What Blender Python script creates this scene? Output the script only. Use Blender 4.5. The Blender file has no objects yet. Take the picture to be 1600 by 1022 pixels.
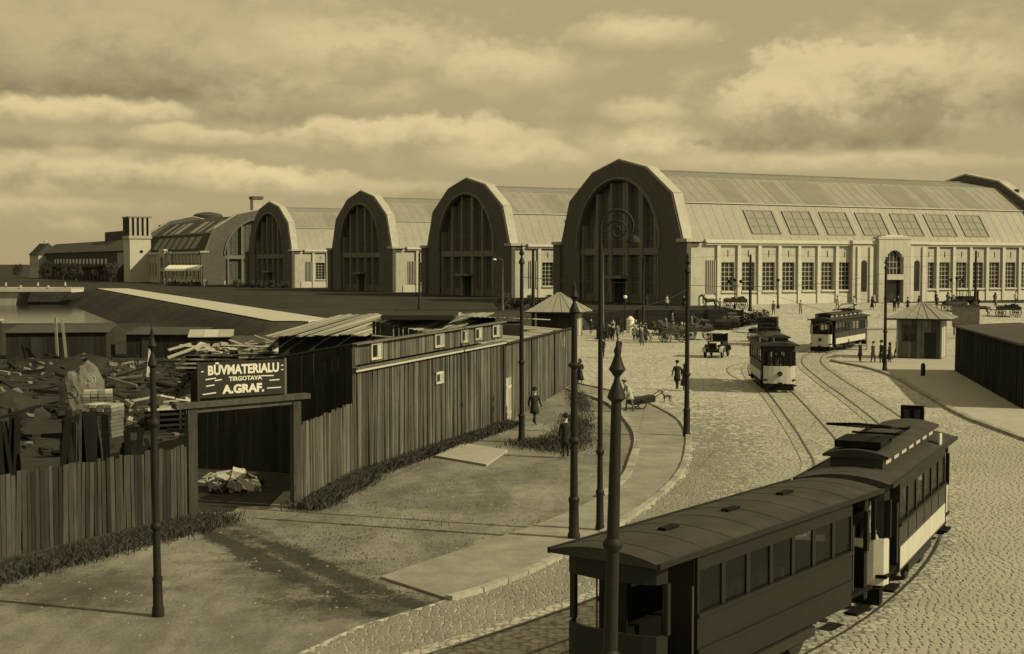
import bpy, bmesh, math, random
from mathutils import Vector, Matrix, noise as mnoise
R = math.radians
rnd = random.Random(7)
sc = bpy.context.scene
C = sc.collection

# ------------------------------------------------------------------ camera
F = 2150.0; PIT = R(2.647); CZ = 8.0
cam = bpy.data.cameras.new('camera'); cam.sensor_width = 36.0; cam.lens = F/1600*36; cam.clip_start = .5; cam.clip_end = 9000
co = bpy.data.objects.new('camera', cam); C.objects.link(co)
co.location = (0, 0, CZ); co.rotation_euler = (R(90)-PIT, 0, 0); sc.camera = co
sc.render.resolution_x = 1024; sc.render.resolution_y = 654
sc.view_settings.view_transform = 'Standard'; sc.view_settings.look = 'None'; sc.view_settings.gamma = 1
sc.view_settings.exposure = 0.0
sc.cycles.max_bounces = 6; sc.cycles.diffuse_bounces = 2; sc.cycles.glossy_bounces = 2; sc.cycles.transparent_max_bounces = 10
TINT = (1.0, .815, .43)

# ------------------------------------------------------------------ node helper
class S:
    """a socket with arithmetic"""
    def __init__(s, nt, sock): s.nt = nt; s.k = sock
    def _op(s, op, *a):
        n = s.nt.nodes.new('ShaderNodeMath'); n.operation = op
        for i, v in enumerate((s,)+a):
            if isinstance(v, S): s.nt.links.new(v.k, n.inputs[i])
            else: n.inputs[i].default_value = v
        return S(s.nt, n.outputs[0])
    def __add__(s, o): return s._op('ADD', o)
    __radd__ = __add__
    def __sub__(s, o): return s._op('SUBTRACT', o)
    def __rsub__(s, o): return (s*-1.0)+o
    def __mul__(s, o): return s._op('MULTIPLY', o)
    __rmul__ = __mul__
    def __truediv__(s, o): return s._op('DIVIDE', o)
    def pw(s, o): return s._op('POWER', o)
    def clamp(s): n = s*1.0; n.k.node.use_clamp = True; return n
    def smooth(s, a, b):
        n = s.nt.nodes.new('ShaderNodeMapRange'); n.interpolation_type = 'SMOOTHSTEP'
        s.nt.links.new(s.k, n.inputs[0]); n.inputs[1].default_value = a; n.inputs[2].default_value = b
        return S(s.nt, n.outputs[0])
def lerp(a, b, t): return a + (b-a)*t if isinstance(b, S) or isinstance(a, S) else t*(b-a)+a
def noise_s(nt, vec, scale, detail=5, rough=.55, dim='3D', dist=0.0):
    n = nt.nodes.new('ShaderNodeTexNoise'); n.inputs['Scale'].default_value = scale
    n.inputs['Detail'].default_value = detail; n.inputs['Roughness'].default_value = rough
    n.inputs['Distortion'].default_value = dist
    nt.links.new(vec, n.inputs['Vector']); return S(nt, n.outputs[0])
def vmul(nt, vec, xyz):
    n = nt.nodes.new('ShaderNodeVectorMath'); n.operation = 'MULTIPLY'; nt.links.new(vec, n.inputs[0]); n.inputs[1].default_value = xyz
    return n.outputs[0]
def vadd(nt, vec, xyz):
    n = nt.nodes.new('ShaderNodeVectorMath'); n.operation = 'ADD'; nt.links.new(vec, n.inputs[0]); n.inputs[1].default_value = xyz
    return n.outputs[0]
def tinted(nt, val, tint):
    """grey value socket -> colour socket"""
    n = nt.nodes.new('ShaderNodeCombineColor')
    for i in range(3):
        m = val*tint[i]; nt.links.new(m.k, n.inputs[i])
    return n.outputs[0]

# ------------------------------------------------------------------ sky and sun
SUN_AZ = Vector((.945, -.327, 0)).normalized(); SUN_EL = R(35)
w = bpy.data.worlds.new('World'); sc.world = w; w.use_nodes = True
w.cycles.sampling_method = 'MANUAL'; w.cycles.sample_map_resolution = 256
nt = w.node_tree; nt.nodes.clear()
out = nt.nodes.new('ShaderNodeOutputWorld'); bg = nt.nodes.new('ShaderNodeBackground'); bg.inputs[1].default_value = .1
nt.links.new(bg.outputs[0], out.inputs[0])
sky = nt.nodes.new('ShaderNodeTexSky'); sky.sky_type = 'NISHITA'; sky.sun_disc = False
sky.sun_elevation = SUN_EL; sky.sun_rotation = math.atan2(SUN_AZ.x, SUN_AZ.y); sky.air_density = 1.0; sky.dust_density = 2.0
bw = nt.nodes.new('ShaderNodeRGBToBW'); nt.links.new(sky.outputs[0], bw.inputs[0])
tc = nt.nodes.new('ShaderNodeTexCoord'); sep = nt.nodes.new('ShaderNodeSeparateXYZ'); nt.links.new(tc.outputs['Generated'], sep.inputs[0])
X_, Y_, Z_ = (S(nt, sep.outputs[i]) for i in range(3))
U_ = X_._op('ARCTAN2', Y_); V_ = Z_
base = (S(nt, bw.outputs[0])*.12 + 3.2)._op('MINIMUM', 4.6)      # grey of the clear sky, before the 0.1 strength
P1 = vmul(nt, tc.outputs['Generated'], (1, 1, 2.4))
P2 = vmul(nt, tc.outputs['Generated'], (1, 1, 1.5))
fbm = noise_s(nt, P1, 10, 5, .55)
puff = noise_s(nt, P2, 24, 5, .55)
fin = noise_s(nt, P2, 80, 3, .6)
cm = fbm.smooth(.48, .66)
lum = lerp(base, lerp(3.4, 5.6, puff.smooth(.35, .65)), cm*.55)
jit = (puff-.5)*1.5 + (fin-.5)*.55 + (fbm-.5)*.9
shj = (puff-.5)*1.8 + (fin-.5)*1.0
def px(u): return (u-800)/2150
def py(v): return (411.5-v)/2150
def cloud(lum, cx, cy, rx, ry, dark, bright, op=1.0, soft=.5, tilt=0.0):
    du = (U_ - px(cx))*(2150/rx); dv = (V_ - py(cy))*(2150/ry) + du*tilt
    dn = dv._op('MINIMUM', 0.0)
    d = (du*du+dv*dv+dn*dn).pw(.5) + jit
    m = d.smooth(1.12, 1.12-soft)*op
    sh = (dv + shj).smooth(-.75, .65)
    return lerp(lum, lerp(dark, bright, sh), m)
for c_ in [
    (250, 95, 460, 120, 2.9, 4.6, .9, .9), (560, 95, 230, 66, 3.8, 5.9, .85, .9), (790, 118, 130, 50, 4.2, 6.0, .8, .6),
    (170, 150, 330, 44, 2.0, 3.0, .85, 1.0), (480, 190, 290, 30, 2.3, 3.3, .85, 1.0, .25), (880, 185, 150, 22, 3.0, 3.6, .6, 1.0),
    (120, 192, 200, 26, 3.6, 5.9, .95, .5), (150, 232, 270, 22, 2.7, 3.9, .8, .8), (640, 222, 250, 40, 3.5, 6.1, .9, .5), (330, 222, 120, 20, 3.9, 5.8, .85, .5),
    (820, 252, 150, 34, 3.8, 5.8, .85, .6), (170, 278, 250, 34, 3.3, 5.7, .9, .6), (560, 300, 190, 22, 3.2, 5.2, .85, .8), (425, 288, 130, 30, 3.7, 6.1, .95, .45),
    (60, 330, 200, 22, 3.8, 5.4, .7, .8), (995, 62, 110, 36, 4.4, 6.1, .85, .7), (1005, 182, 75, 36, 3.5, 5.6, .85, .6), (1030, 236, 130, 40, 3.8, 5.8, .9, .6),
    (1290, 262, 330, 24, 4.0, 5.7, .8, .8), (1520, 150, 200, 95, 2.7, 5.0, .85, .8), (1350, 150, 215, 84, 2.9, 5.6, .97, .35), (1200, 180, 110, 58, 2.9, 5.7, .95, .4),
    (1450, 150, 90, 46, 2.6, 4.2, .7, .9), (1270, 220, 260, 36, 2.3, 3.3, .9, .8)]:
    lum = cloud(lum, *c_)
lum = ((lum-4.0)*1.3+4.9)._op('MAXIMUM', 1.3)
nt.links.new(tinted(nt, lum, TINT), bg.inputs[0])
sl = bpy.data.lights.new('sun', 'SUN'); sl.energy = 4.6; sl.angle = R(.53); sl.color = (1, .84, .5)
so = bpy.data.objects.new('sun', sl); C.objects.link(so)
sd = Vector((SUN_AZ.x*math.cos(SUN_EL), SUN_AZ.y*math.cos(SUN_EL), math.sin(SUN_EL)))
so.rotation_euler = sd.to_track_quat('Z', 'Y').to_euler(); so.location = (60, -30, 60)

# ------------------------------------------------------------------ pixel to place
_c, _s = math.cos(PIT), math.sin(PIT)
def ray(x, y):
    u = (x-800)/F; v = (511-y)/F
    return Vector((u, _c+_s*v, -_s+_c*v))
def at(x, y, z=0.0):
    r = ray(x, y); k = (z-CZ)/r.z; return Vector((r.x*k, r.y*k, z))
def atd(x, y, Y):
    r = ray(x, y); k = Y/r.y; return Vector((r.x*k, Y, CZ+r.z*k))

# ------------------------------------------------------------------ materials
MW = (1.0, 1.02, .92)
def mat(name, g, var=.15, scale=4.0, rough=.85, bump=0.0, bscale=20.0, rand=0.0, metal=0.0, stretch=None, big=0.0, bigs=.15, spec=.3, streak=0.0):
    m = bpy.data.materials.new(name); m.use_nodes = True; nt = m.node_tree
    b = nt.nodes['Principled BSDF']; b.inputs['Roughness'].default_value = rough; b.inputs['Metallic'].default_value = metal
    b.inputs['Specular IOR Level'].default_value = spec
    geo = nt.nodes.new('ShaderNodeNewGeometry'); vec = geo.outputs['Position']
    if stretch: vec = vmul(nt, vec, stretch)
    n = noise_s(nt, vec, scale, 6, .6)
    val = (n-.5)*(2*var*1.6) + 1.0
    if big: val = val*((noise_s(nt, geo.outputs['Position'], bigs, 4, .6)-.5)*(big*3.0)+1.0)
    if streak:
        sv = vmul(nt, geo.outputs['Position'], (3.0, 3.0, .18)); val = val*((noise_s(nt, sv, 1.2, 5, .6)-.5)*(streak*3.0)+1.0)
    if rand:
        oi = nt.nodes.new('ShaderNodeObjectInfo'); val = val*((S(nt, oi.outputs['Random'])-.5)*(2*rand)+1.0)
    val = val._op('MAXIMUM', .15)*g
    nt.links.new(tinted(nt, val, MW), b.inputs['Base Color'])
    if bump:
        bn = noise_s(nt, vec, bscale, 5, .65); bp = nt.nodes.new('ShaderNodeBump'); bp.inputs['Strength'].default_value = bump
        bp.inputs['Distance'].default_value = .04
        nt.links.new(bn.k, bp.inputs['Height']); nt.links.new(bp.outputs[0], b.inputs['Normal'])
    return m
def mat_cobble(name, g, size, bump=.6, var=.25, big=.2):
    m = bpy.data.materials.new(name); m.use_nodes = True; nt = m.node_tree
    b = nt.nodes['Principled BSDF']; b.inputs['Roughness'].default_value = .75; b.inputs['Specular IOR Level'].default_value = .3
    geo = nt.nodes.new('ShaderNodeNewGeometry')
    v = nt.nodes.new('ShaderNodeTexVoronoi'); v.inputs['Scale'].default_value = 1/size; v.inputs['Randomness'].default_value = .75
    nt.links.new(geo.outputs['Position'], v.inputs['Vector'])
    d = S(nt, v.outputs['Distance'])
    sc_ = nt.nodes.new('ShaderNodeSeparateColor'); nt.links.new(v.outputs['Color'], sc_.inputs[0])
    val = (S(nt, sc_.outputs[0])-.5)*(2*var)+1.0
    val = val*((noise_s(nt, geo.outputs['Position'], .22, 5, .65)-.5)*(big*3)+1.0)
    val = val*((noise_s(nt, geo.outputs['Position'], 2.2, 4, .6)-.5)*.5+1.0)
    gap = d.smooth(.72, .42)
    val = val*(gap*.45+.55)
    val = val._op('MAXIMUM', .1)*g
    nt.links.new(tinted(nt, val, MW), b.inputs['Base Color'])
    bp = nt.nodes.new('ShaderNodeBump'); bp.inputs['Strength'].default_value = bump; bp.inputs['Distance'].default_value = .05
    nt.links.new((gap+d*-.4).k, bp.inputs['Height']); nt.links.new(bp.outputs[0], b.inputs['Normal'])
    return m
def mat_glass(name, g, tr=.0, rough=.08):
    m = bpy.data.materials.new(name); m.use_nodes = True; nt = m.node_tree
    b = nt.nodes['Principled BSDF']; b.inputs['Base Color'].default_value = (g*MW[0], g*MW[1], g*MW[2], 1); b.inputs['Roughness'].default_value = rough
    if tr:
        t = nt.nodes.new('ShaderNodeBsdfTransparent'); mx = nt.nodes.new('ShaderNodeMixShader'); mx.inputs[0].default_value = tr
        nt.links.new(b.outputs[0], mx.inputs[1]); nt.links.new(t.outputs[0], mx.inputs[2]); nt.links.new(mx.outputs[0], nt.nodes['Material Output'].inputs[0])
    return m
def mat_ground():
    m = bpy.data.materials.new('dirt'); m.use_nodes = True; nt = m.node_tree
    b = nt.nodes['Principled BSDF']; b.inputs['Roughness'].default_value = .95; b.inputs['Specular IOR Level'].default_value = .1
    geo = nt.nodes.new('ShaderNodeNewGeometry'); P = geo.outputs['Position']
    a = noise_s(nt, P, .16, 7, .62, dist=.6); c = noise_s(nt, P, 1.3, 6, .65); e = noise_s(nt, P, 9, 5, .7)
    tr = noise_s(nt, vmul(nt, P, (.9, .25, 1)), .7, 5, .6, dist=.8)
    val = .20 + (a-.5)*.2 + (c-.5)*.14 + (e-.5)*.10
    val = val*(tr.smooth(.3, .7)*.4+.72)
    sp = nt.nodes.new('ShaderNodeSeparateXYZ'); nt.links.new(P, sp.inputs[0]); px_, py_ = S(nt, sp.outputs[0]), S(nt, sp.outputs[1])
    def blot(x, y, rx, ry, k, sl=0.0):      # damp, trodden patch
        dx = (px_-x+(py_-y)*sl)*(1/rx); dy = (py_-y)*(1/ry)
        return (dx*dx+dy*dy+(c-.5)*2.2+(e-.5)*1.6).smooth(1.3, .1)*k
    wet = blot(-5.4, 35.2, 2.6, 3.6, .40, .5) + blot(-6.2, 36.0, .45, 6.0, .45, .62) + blot(-4.3, 35.0, .4, 6.0, .45, .66) + blot(-3.6, 31.8, 2.6, 1.6, .5) + blot(-8.2, 39.5, .7, 5.5, .55, .5) + blot(-6.6, 38.6, .65, 5.5, .5, .55) + blot(-10.5, 33.5, 2.5, 2.5, .4)
    wet = wet + blot(-2.0, 46, 3.5, 2.5, .22, .3) + blot(1.2, 52, 2.5, 3.0, .2)
    val = val*(1.0-wet._op('MINIMUM', .75))
    val = val._op('MAXIMUM', .022)
    nt.links.new(tinted(nt, val, MW), b.inputs['Base Color'])
    bp = nt.nodes.new('ShaderNodeBump'); bp.inputs['Strength'].default_value = .9; bp.inputs['Distance'].default_value = .12
    nt.links.new((c*.7+e*.35).k, bp.inputs['Height']); nt.links.new(bp.outputs[0], b.inputs['Normal'])
    return m
M = {}
M['dirt'] = mat_ground()
M['turf'] = mat('turf', .034, .6, .9, .95, .9, 5, big=.5, bigs=.06, spec=.1)
M['yard'] = mat('yard', .034, .5, 1.1, .95, .8, 6, big=.3, spec=.1)
M['street'] = mat_cobble('street', .42, .22, .35, .12, .24)
M['cobble'] = mat('cobble', .30, .18, 7, .75, .3, 30, big=.22)
M['cobbled'] = mat('cobbled', .19, .22, 7, .8, .3, 30, big=.25, bigs=.5)
M['lane'] = mat_cobble('lane', .33, .19, .5, .22, .22)
M['path'] = mat('path', .40, .15, .6, .9, .2, 8)
M['pave'] = mat('pave', .22, .3, 1.1, .9, .6, 9, big=.34, bigs=.35)
M['pave2'] = mat('pave2', .33, .15, 1.5, .9, .3, 12, big=.1)
M['kerb'] = mat('kerb', .27, .3, 5, .85, .3, 20, rand=.2)
M['water'] = mat('water', .02, .1, .3, .12, .25, 1.2, spec=.6)
M['brick'] = mat('brick', .09, .25, 1.6, .9, .3, 9, big=.12, bigs=.2, streak=.12)  # darker than the side walls: shade of the gable fronts put into the colour
M['brickd'] = mat('brickd', .15, .2, 1.6, .9, .3, 9, streak=.12)
M['plaster'] = mat('plaster', .37, .16, .9, .85, .15, 8, streak=.2, big=.1, bigs=.12)
M['plaster2'] = mat('plaster2', .46, .10, 1, .85, .1, 8, streak=.08)
M['roof'] = mat('roof', .225, .14, .5, .65, .1, 5, big=.14, bigs=.08, streak=.22)
M['roof2'] = mat('roof2', .265, .12, .5, .65, .1, 5, big=.12, bigs=.08, streak=.18)
M['roofd'] = mat('roofd', .19, .12, .5, .5, 0, 5)
M['rib'] = mat('rib', .25, .1, 1, .6)
M['skyglass'] = mat('skyglass', .17, .3, 1.2, .3, spec=.5)
M['frame'] = mat('frame', .36, .1, 2, .7)
M['darkframe'] = mat('darkframe', .12, .15, 2, .6)
M['glass'] = mat_glass('glass', .02)
M['gableglass'] = mat('gableglass', .085, .35, 1.3, .25, spec=.5)
M['clear'] = mat_glass('clear', .006, .72, .12)
M['wood'] = mat('wood', .086, .5, 2.2, .9, .35, 6, rand=.55, stretch=(9, 9, .6), streak=.3, big=.38, bigs=.55)
M['woodl'] = mat('woodl', .040, .5, 2.2, .9, .35, 6, rand=.6, stretch=(9, 9, .6), streak=.3, big=.38, bigs=.55)
M['wooddark'] = mat('wooddark', .022, .3, 2.2, .9, .35, 6, rand=.35, stretch=(9, 9, .6))
M['woodpale'] = mat('woodpale', .33, .25, 2.2, .85, .3, 6, rand=.4, stretch=(3, 3, 3))
M['roofboard'] = mat('roofboard', .27, .35, 2.2, .85, .4, 6, rand=.5, stretch=(3, 3, 3))
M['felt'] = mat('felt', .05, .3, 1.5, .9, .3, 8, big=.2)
M['iron'] = mat('iron', .016, .3, 6, .6, .15, 30, spec=.2)
M['tar'] = mat('tar', .012, .3, 2.2, .9, .3, 6, rand=.35, stretch=(9, 9, .6), spec=.1)
M['ironl'] = mat('ironl', .07, .3, 6, .6, .15, 30, spec=.3)
M['signblack'] = mat('signblack', .018, .3, 3, .6)
M['signwhite'] = mat('signwhite', .62, .15, 6, .7)
M['tramdark'] = mat('tramdark', .014, .15, 2, .5, spec=.2, streak=.06)
M['trammid'] = mat('trammid', .033, .25, 2, .5, spec=.25, streak=.25, big=.2, bigs=.8)
M['tramcream'] = mat('tramcream', .44, .10, 3, .5, spec=.3, streak=.16)
M['tramroof'] = mat('tramroof', .034, .4, 1.6, .85, .25, 10, big=.3, bigs=.7)
M['tramblack'] = mat('tramblack', .009, .3, 4, .8, spec=.1)
M['under'] = mat('under', .02, .3, 4, .8)
M['stone'] = mat('stone', .12, .4, 2.2, .9, .9, 5)
M['rubble'] = mat('rubble', .30, .3, 4, .9, .5, 8, rand=.5)
M['leaf'] = mat('leaf', .055, .4, 1.0, .8, rand=.2)
M['grass'] = mat('grass', .05, .4, 1.2, .9)
M['bark'] = mat('bark', .05, .3, 4, .9)
M['skin'] = mat('skin', .42, .05, 5, .6)
M['hair'] = mat('hair', .03, .2, 9, .8)
M['clothd'] = mat('clothd', .022, .25, 6, .9)
M['clothm'] = mat('clothm', .12, .2, 6, .9)
M['clothl'] = mat('clothl', .38, .15, 6, .9)
M['horsel'] = mat('horsel', .30, .25, 3, .8)
M['horsed'] = mat('horsed', .05, .25, 3, .8)
M['globe'] = mat('globe', .75, .02, 3, .25, spec=.5)
M['rail'] = mat('rail', .06, .2, 3, .4, metal=.0, spec=.5)

# ------------------------------------------------------------------ mesh helper
class MB:
    def __init__(s): s.v = []; s.f = []; s.mi = []; s.cur = 0
    def add(s, vs, fs):
        o = len(s.v); s.v += [tuple(v) for v in vs]
        s.f += [tuple(i+o for i in f) for f in fs]; s.mi += [s.cur]*len(fs); return s
    def quad(s, *p): return s.add(p, [tuple(range(len(p)))])
    def hexa(s, p):     # 8 points, bottom 4 then top 4
        return s.add(p, [(3, 2, 1, 0), (4, 5, 6, 7), (0, 1, 5, 4), (1, 2, 6, 5), (2, 3, 7, 6), (3, 0, 4, 7)])
    def box(s, x0, x1, y0, y1, z0, z1):
        return s.hexa([(x0, y0, z0), (x1, y0, z0), (x1, y1, z0), (x0, y1, z0), (x0, y0, z1), (x1, y0, z1), (x1, y1, z1), (x0, y1, z1)])
    def bar(s, p, q, w, h=None, up=(0, 0, 1)):
        h = w if h is None else h
        p = Vector(p); q = Vector(q); d = (q-p).normalized(); u = Vector(up)
        if abs(d.dot(u)) > .98: u = Vector((1, 0, 0))
        a = d.cross(u).normalized()*(w/2); b = a.cross(d).normalized()*(h/2)
        return s.hexa([p-a-b, p+a-b, q+a-b, q-a-b, p-a+b, p+a+b, q+a+b, q-a+b])
    def tube(s, pts, rad, n=8, caps=True):
        pts = [Vector(p) for p in pts]; m = len(pts)
        if not isinstance(rad, (list, tuple)): rad = [rad]*m
        d0 = (pts[1]-pts[0]).normalized(); ref = Vector((0, 0, 1)) if abs(d0.z) < .9 else Vector((1, 0, 0))
        a = d0.cross(ref).normalized(); vs = []
        for i in range(m):
            d = (pts[min(i+1, m-1)]-pts[max(i-1, 0)]).normalized()
            a = (a-d*a.dot(d)).normalized(); b = d.cross(a)
            for k in range(n):
                t = 2*math.pi*k/n; vs.append(pts[i]+(a*math.cos(t)+b*math.sin(t))*rad[i])
        fs = [(i*n+k, i*n+(k+1) % n, (i+1)*n+(k+1) % n, (i+1)*n+k) for i in range(m-1) for k in range(n)]
        if caps: fs += [tuple(range(n))[::-1], tuple(range((m-1)*n, m*n))]
        return s.add(vs, fs)
    def lathe(s, prof, n=14, c=(0, 0, 0)):
        vs = []; m = len(prof)
        for r, z in prof:
            for k in range(n):
                t = 2*math.pi*k/n; vs.append((c[0]+r*math.cos(t), c[1]+r*math.sin(t), c[2]+z))
        fs = [(i*n+k, i*n+(k+1) % n, (i+1)*n+(k+1) % n, (i+1)*n+k) for i in range(m-1) for k in range(n)]
        fs += [tuple(range(n))[::-1], tuple(range((m-1)*n, m*n))]
        return s.add(vs, fs)
    def disc(s, c, r, axis='y', t=.05, n=18, r0=None):
        c = Vector(c); ax = {'x': Vector((1, 0, 0)), 'y': Vector((0, 1, 0)), 'z': Vector((0, 0, 1))}[axis]
        return s.tube([c-ax*t/2, c+ax*t/2], r, n)
    def ring(s, c, r, tr, axis='y', n=20, k=6, a0=0, a1=2*math.pi):
        c = Vector(c); e1, e2 = {'y': (Vector((1, 0, 0)), Vector((0, 0, 1))), 'x': (Vector((0, 1, 0)), Vector((0, 0, 1)))}[axis]
        return s.tube([c+(e1*math.cos(a0+(a1-a0)*i/n)+e2*math.sin(a0+(a1-a0)*i/n))*r for i in range(n+1)], tr, k)
    def extrude(s, poly, y0, y1):     # poly of (x,z), extruded along y
        n = len(poly); vs = [(x, y0, z) for x, z in poly]+[(x, y1, z) for x, z in poly]
        fs = [tuple(range(n)), tuple(range(2*n-1, n-1, -1))]+[(i, i+n, (i+1) % n+n, (i+1) % n) for i in range(n)]
        return s.add(vs, fs)
    def mesh(s, name, mats):
        me = bpy.data.meshes.new(name); me.from_pydata(s.v, [], s.f)
        if not isinstance(mats, (list, tuple)): mats = [mats]
        for m in mats: me.materials.append(m)
        if len(mats) > 1: me.polygons.foreach_set('material_index', s.mi)
        bm = bmesh.new(); bm.from_mesh(me); bmesh.ops.recalc_face_normals(bm, faces=bm.faces); bm.to_mesh(me); bm.free()
        return me
    def build(s, name, mats, parent=None, loc=None, smooth=False, rz=0):
        me = s.mesh(name, mats)
        if smooth:
            me.polygons.foreach_set('use_smooth', [True]*len(me.polygons))
            try: me.set_sharp_from_angle(angle=R(42))
            except Exception: pass
        return link(name, me, parent, loc, rz)
def link(name, me, parent=None, loc=None, rz=0):
    o = bpy.data.objects.new(name, me); C.objects.link(o)
    if parent: o.parent = parent
    if loc is not None: o.location = loc
    if rz: o.rotation_euler = (0, 0, rz)
    return o
def tag(o, label, cat, group=None):
    o['label'] = label; o['category'] = cat
    if group: o['group'] = group
    return o
def struct(o, kind='structure'): o['kind'] = kind; return o
def empty(name, loc, rz=0, label=None, cat=None, group=None):
    o = bpy.data.objects.new(name, None); C.objects.link(o); o.location = loc; o.rotation_euler = (0, 0, rz); o.empty_display_size = .3
    if label: tag(o, label, cat, group)
    return o
def copy_tree(o, parent=None, kids=None):
    kids = KIDS() if kids is None else kids
    c = o.copy(); C.objects.link(c); c.parent = parent
    for ch in kids.get(o.name, []): copy_tree(ch, c, kids)
    return c
def KIDS():
    k = {}
    for o in C.objects:
        if o.parent: k.setdefault(o.parent.name, []).append(o)
    return k
_ub = MB().box(-.5, .5, -.5, .5, -.5, .5)
UNIT = {}
def unit(mname):
    if mname not in UNIT:
        UNIT[mname] = _ub.mesh('unit_'+mname, M[mname])
    return UNIT[mname]
def slab(name, mname, parent, c, size, rot=(0, 0, 0)):
    o = link(name, unit(mname), parent, c); o.scale = size; o.rotation_euler = rot; return o

# ------------------------------------------------------------------ terrain
ZP = 2.31
PL0 = Vector((-25.8, 138.7)); PLD = Vector((-.371, .9285)); PLN = Vector((-.9285, -.371))
def sstep(a, b, x):
    t = max(0, min(1, (x-a)/(b-a))); return t*t*(3-2*t)
def zf(x, y):
    p = Vector((x, y))
    q = (p-PL0).dot(PLN)                      # to the left of the promenade edge
    da = (p-Vector((-22, 130))).dot(Vector((-.76, .65))); db = y-167.6
    plat = max(0, min(1, max(da, db)/1.0))
    t = sstep(27.5, 31.5, x)
    plat = plat*(1-t) + t*sstep(148, 192, y)
    z = ZP*plat
    if q > 0:
        zb = ZP - q*.55
        low = 0.0 - sstep(184, 192, y)*2.5
        zl = max(low, zb) if y > 150 else max(0.0, min(z, zb))
        if y > 306: zl = max(zl, ZP*min(1, (y-306)/3))
        z = zl
    return z
def grow(a, b, step, k=1.25):
    r = [a]; s = step
    while r[-1] < b: r.append(r[-1]+s); s *= k
    return r
xs = sorted(set([-i for i in grow(60, 3500, 2)]+[round(-60+1.0*i, 2) for i in range(121)]+[-60-1.5*i for i in range(1, 54)]+grow(60, 3500, 2)))
ys = sorted(set([-200, -60, -20, 0, 8, 14]+[18+1.0*i for i in range(0, 182)]+[200+2.0*i for i in range(0, 62)]+grow(324, 6000, 3)))
nx, ny = len(xs), len(ys)
tv = [(x, y, zf(x, y)) for y in ys for x in xs]
def fence_side(x, y):    # >0 on the yard side of the hoarding
    pts = [(-40, -10), (-13.5, 36), (-10, 42.7), (-7.05, 44.8), (-5.9, 51.3), (-.45, 67.7), (4.05, 91.1), (6, 140)]
    for (x0, y0), (x1, y1) in zip(pts, pts[1:]):
        if y0 <= y < y1: return (x0+(x1-x0)*(y-y0)/(y1-y0)) - x
    return -1
tf = []; tm = []
for j in range(ny-1):
    for i in range(nx-1):
        tf.append((j*nx+i, j*nx+i+1, (j+1)*nx+i+1, (j+1)*nx+i))
        cx = (xs[i]+xs[i+1])/2; cy = (ys[j]+ys[j+1])/2
        if cy > 118: tm.append(1)
        elif fence_side(cx, cy) > 1.1: tm.append(2)
        else: tm.append(0)
me = bpy.data.meshes.new('ground'); me.from_pydata(tv, [], tf)
for k in ('dirt', 'turf', 'yard'): me.materials.append(M[k])
me.polygons.foreach_set('material_index', tm); me.polygons.foreach_set('use_smooth', [True]*len(tf))
ground = struct(link('ground', me))
def sheet(name, stations, mname, dz, cols=10):
    """stations: (y, xl, xr); draped over the terrain"""
    b = MB(); n = cols+1; vs = []
    for y, xl, xr in stations:
        for k in range(n):
            x = xl+(xr-xl)*k/cols; vs.append((x, y, zf(x, y)+dz))
    fs = [(j*n+i, j*n+i+1, (j+1)*n+i+1, (j+1)*n+i) for j in range(len(stations)-1) for i in range(cols)]
    b.add(vs, fs); return struct(b.build(name, M[mname]))
def interp(tab, y):
    for a, b in zip(tab, tab[1:]):
        if a[0] <= y <= b[0]: return a[1]+(b[1]-a[1])*(y-a[0])/(b[0]-a[0])
    return tab[0][1] if y < tab[0][0] else tab[-1][1]
def smooth_poly(pts, sub=6):
    """Catmull-Rom through 2-D points"""
    r = []
    for i in range(len(pts)-1):
        p0 = Vector(pts[max(i-1, 0)]); p1 = Vector(pts[i]); p2 = Vector(pts[i+1]); p3 = Vector(pts[min(i+2, len(pts)-1)])
        for k in range(sub):
            t = k/sub; r.append(.5*((2*p1)+(p2-p0)*t+(2*p0-5*p1+4*p2-p3)*t*t+(3*p1-p0-3*p2+p3)*t**3))
    r.append(Vector(pts[-1])); return r
XL = [(10, -12), (24, -6.5), (27, -4.8), (30, -3.4), (32.2, -1.7), (37.2, 1.4), (44, 4.1), (51.3, 6.3), (59.4, 7.7), (66, 8.35), (72, 8.4), (78, 7.9), (82.3, 7.1), (87, 5.7), (91, 4.4), (94, 3.2), (170, 3.0)]
XR = [(10, 22), (50, 22.6), (66.3, 23.2), (72, 23.5), (86.5, 25.4), (95, 26.6), (100.8, 27.0), (106, 26.8), (112, 25.8), (114, 26.5), (170, 30)]
sts = [(y, max(interp(XL, y), -22+(y-130)*.822+2.5 if y > 140 else -99), interp(XR, y)) for y in [10+1.0*i for i in range(0, 156)]]
street = sheet('street', sts, 'street', .012, 14)
fore = sheet('forecourt', [(y, 26.4 if y < 170 else 27.5, 150) for y in [114.5+1.5*i for i in range(0, 56)]], 'street', .035, 26)
prom = sheet('promenade', [(y, PL0.x+(y-PL0.y)*PLD.x/PLD.y+.6, PL0.x+(y-PL0.y)*PLD.x/PLD.y+7.5) for y in [134+2.0*i for i in range(0, 88)]], 'path', .10, 6)
wb = MB().quad((-400, 150, -1.0), (-20, 150, -1.0), (-20, 330, -1.0), (-400, 330, -1.0))
water = struct(wb.build('water', M['water']))

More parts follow.
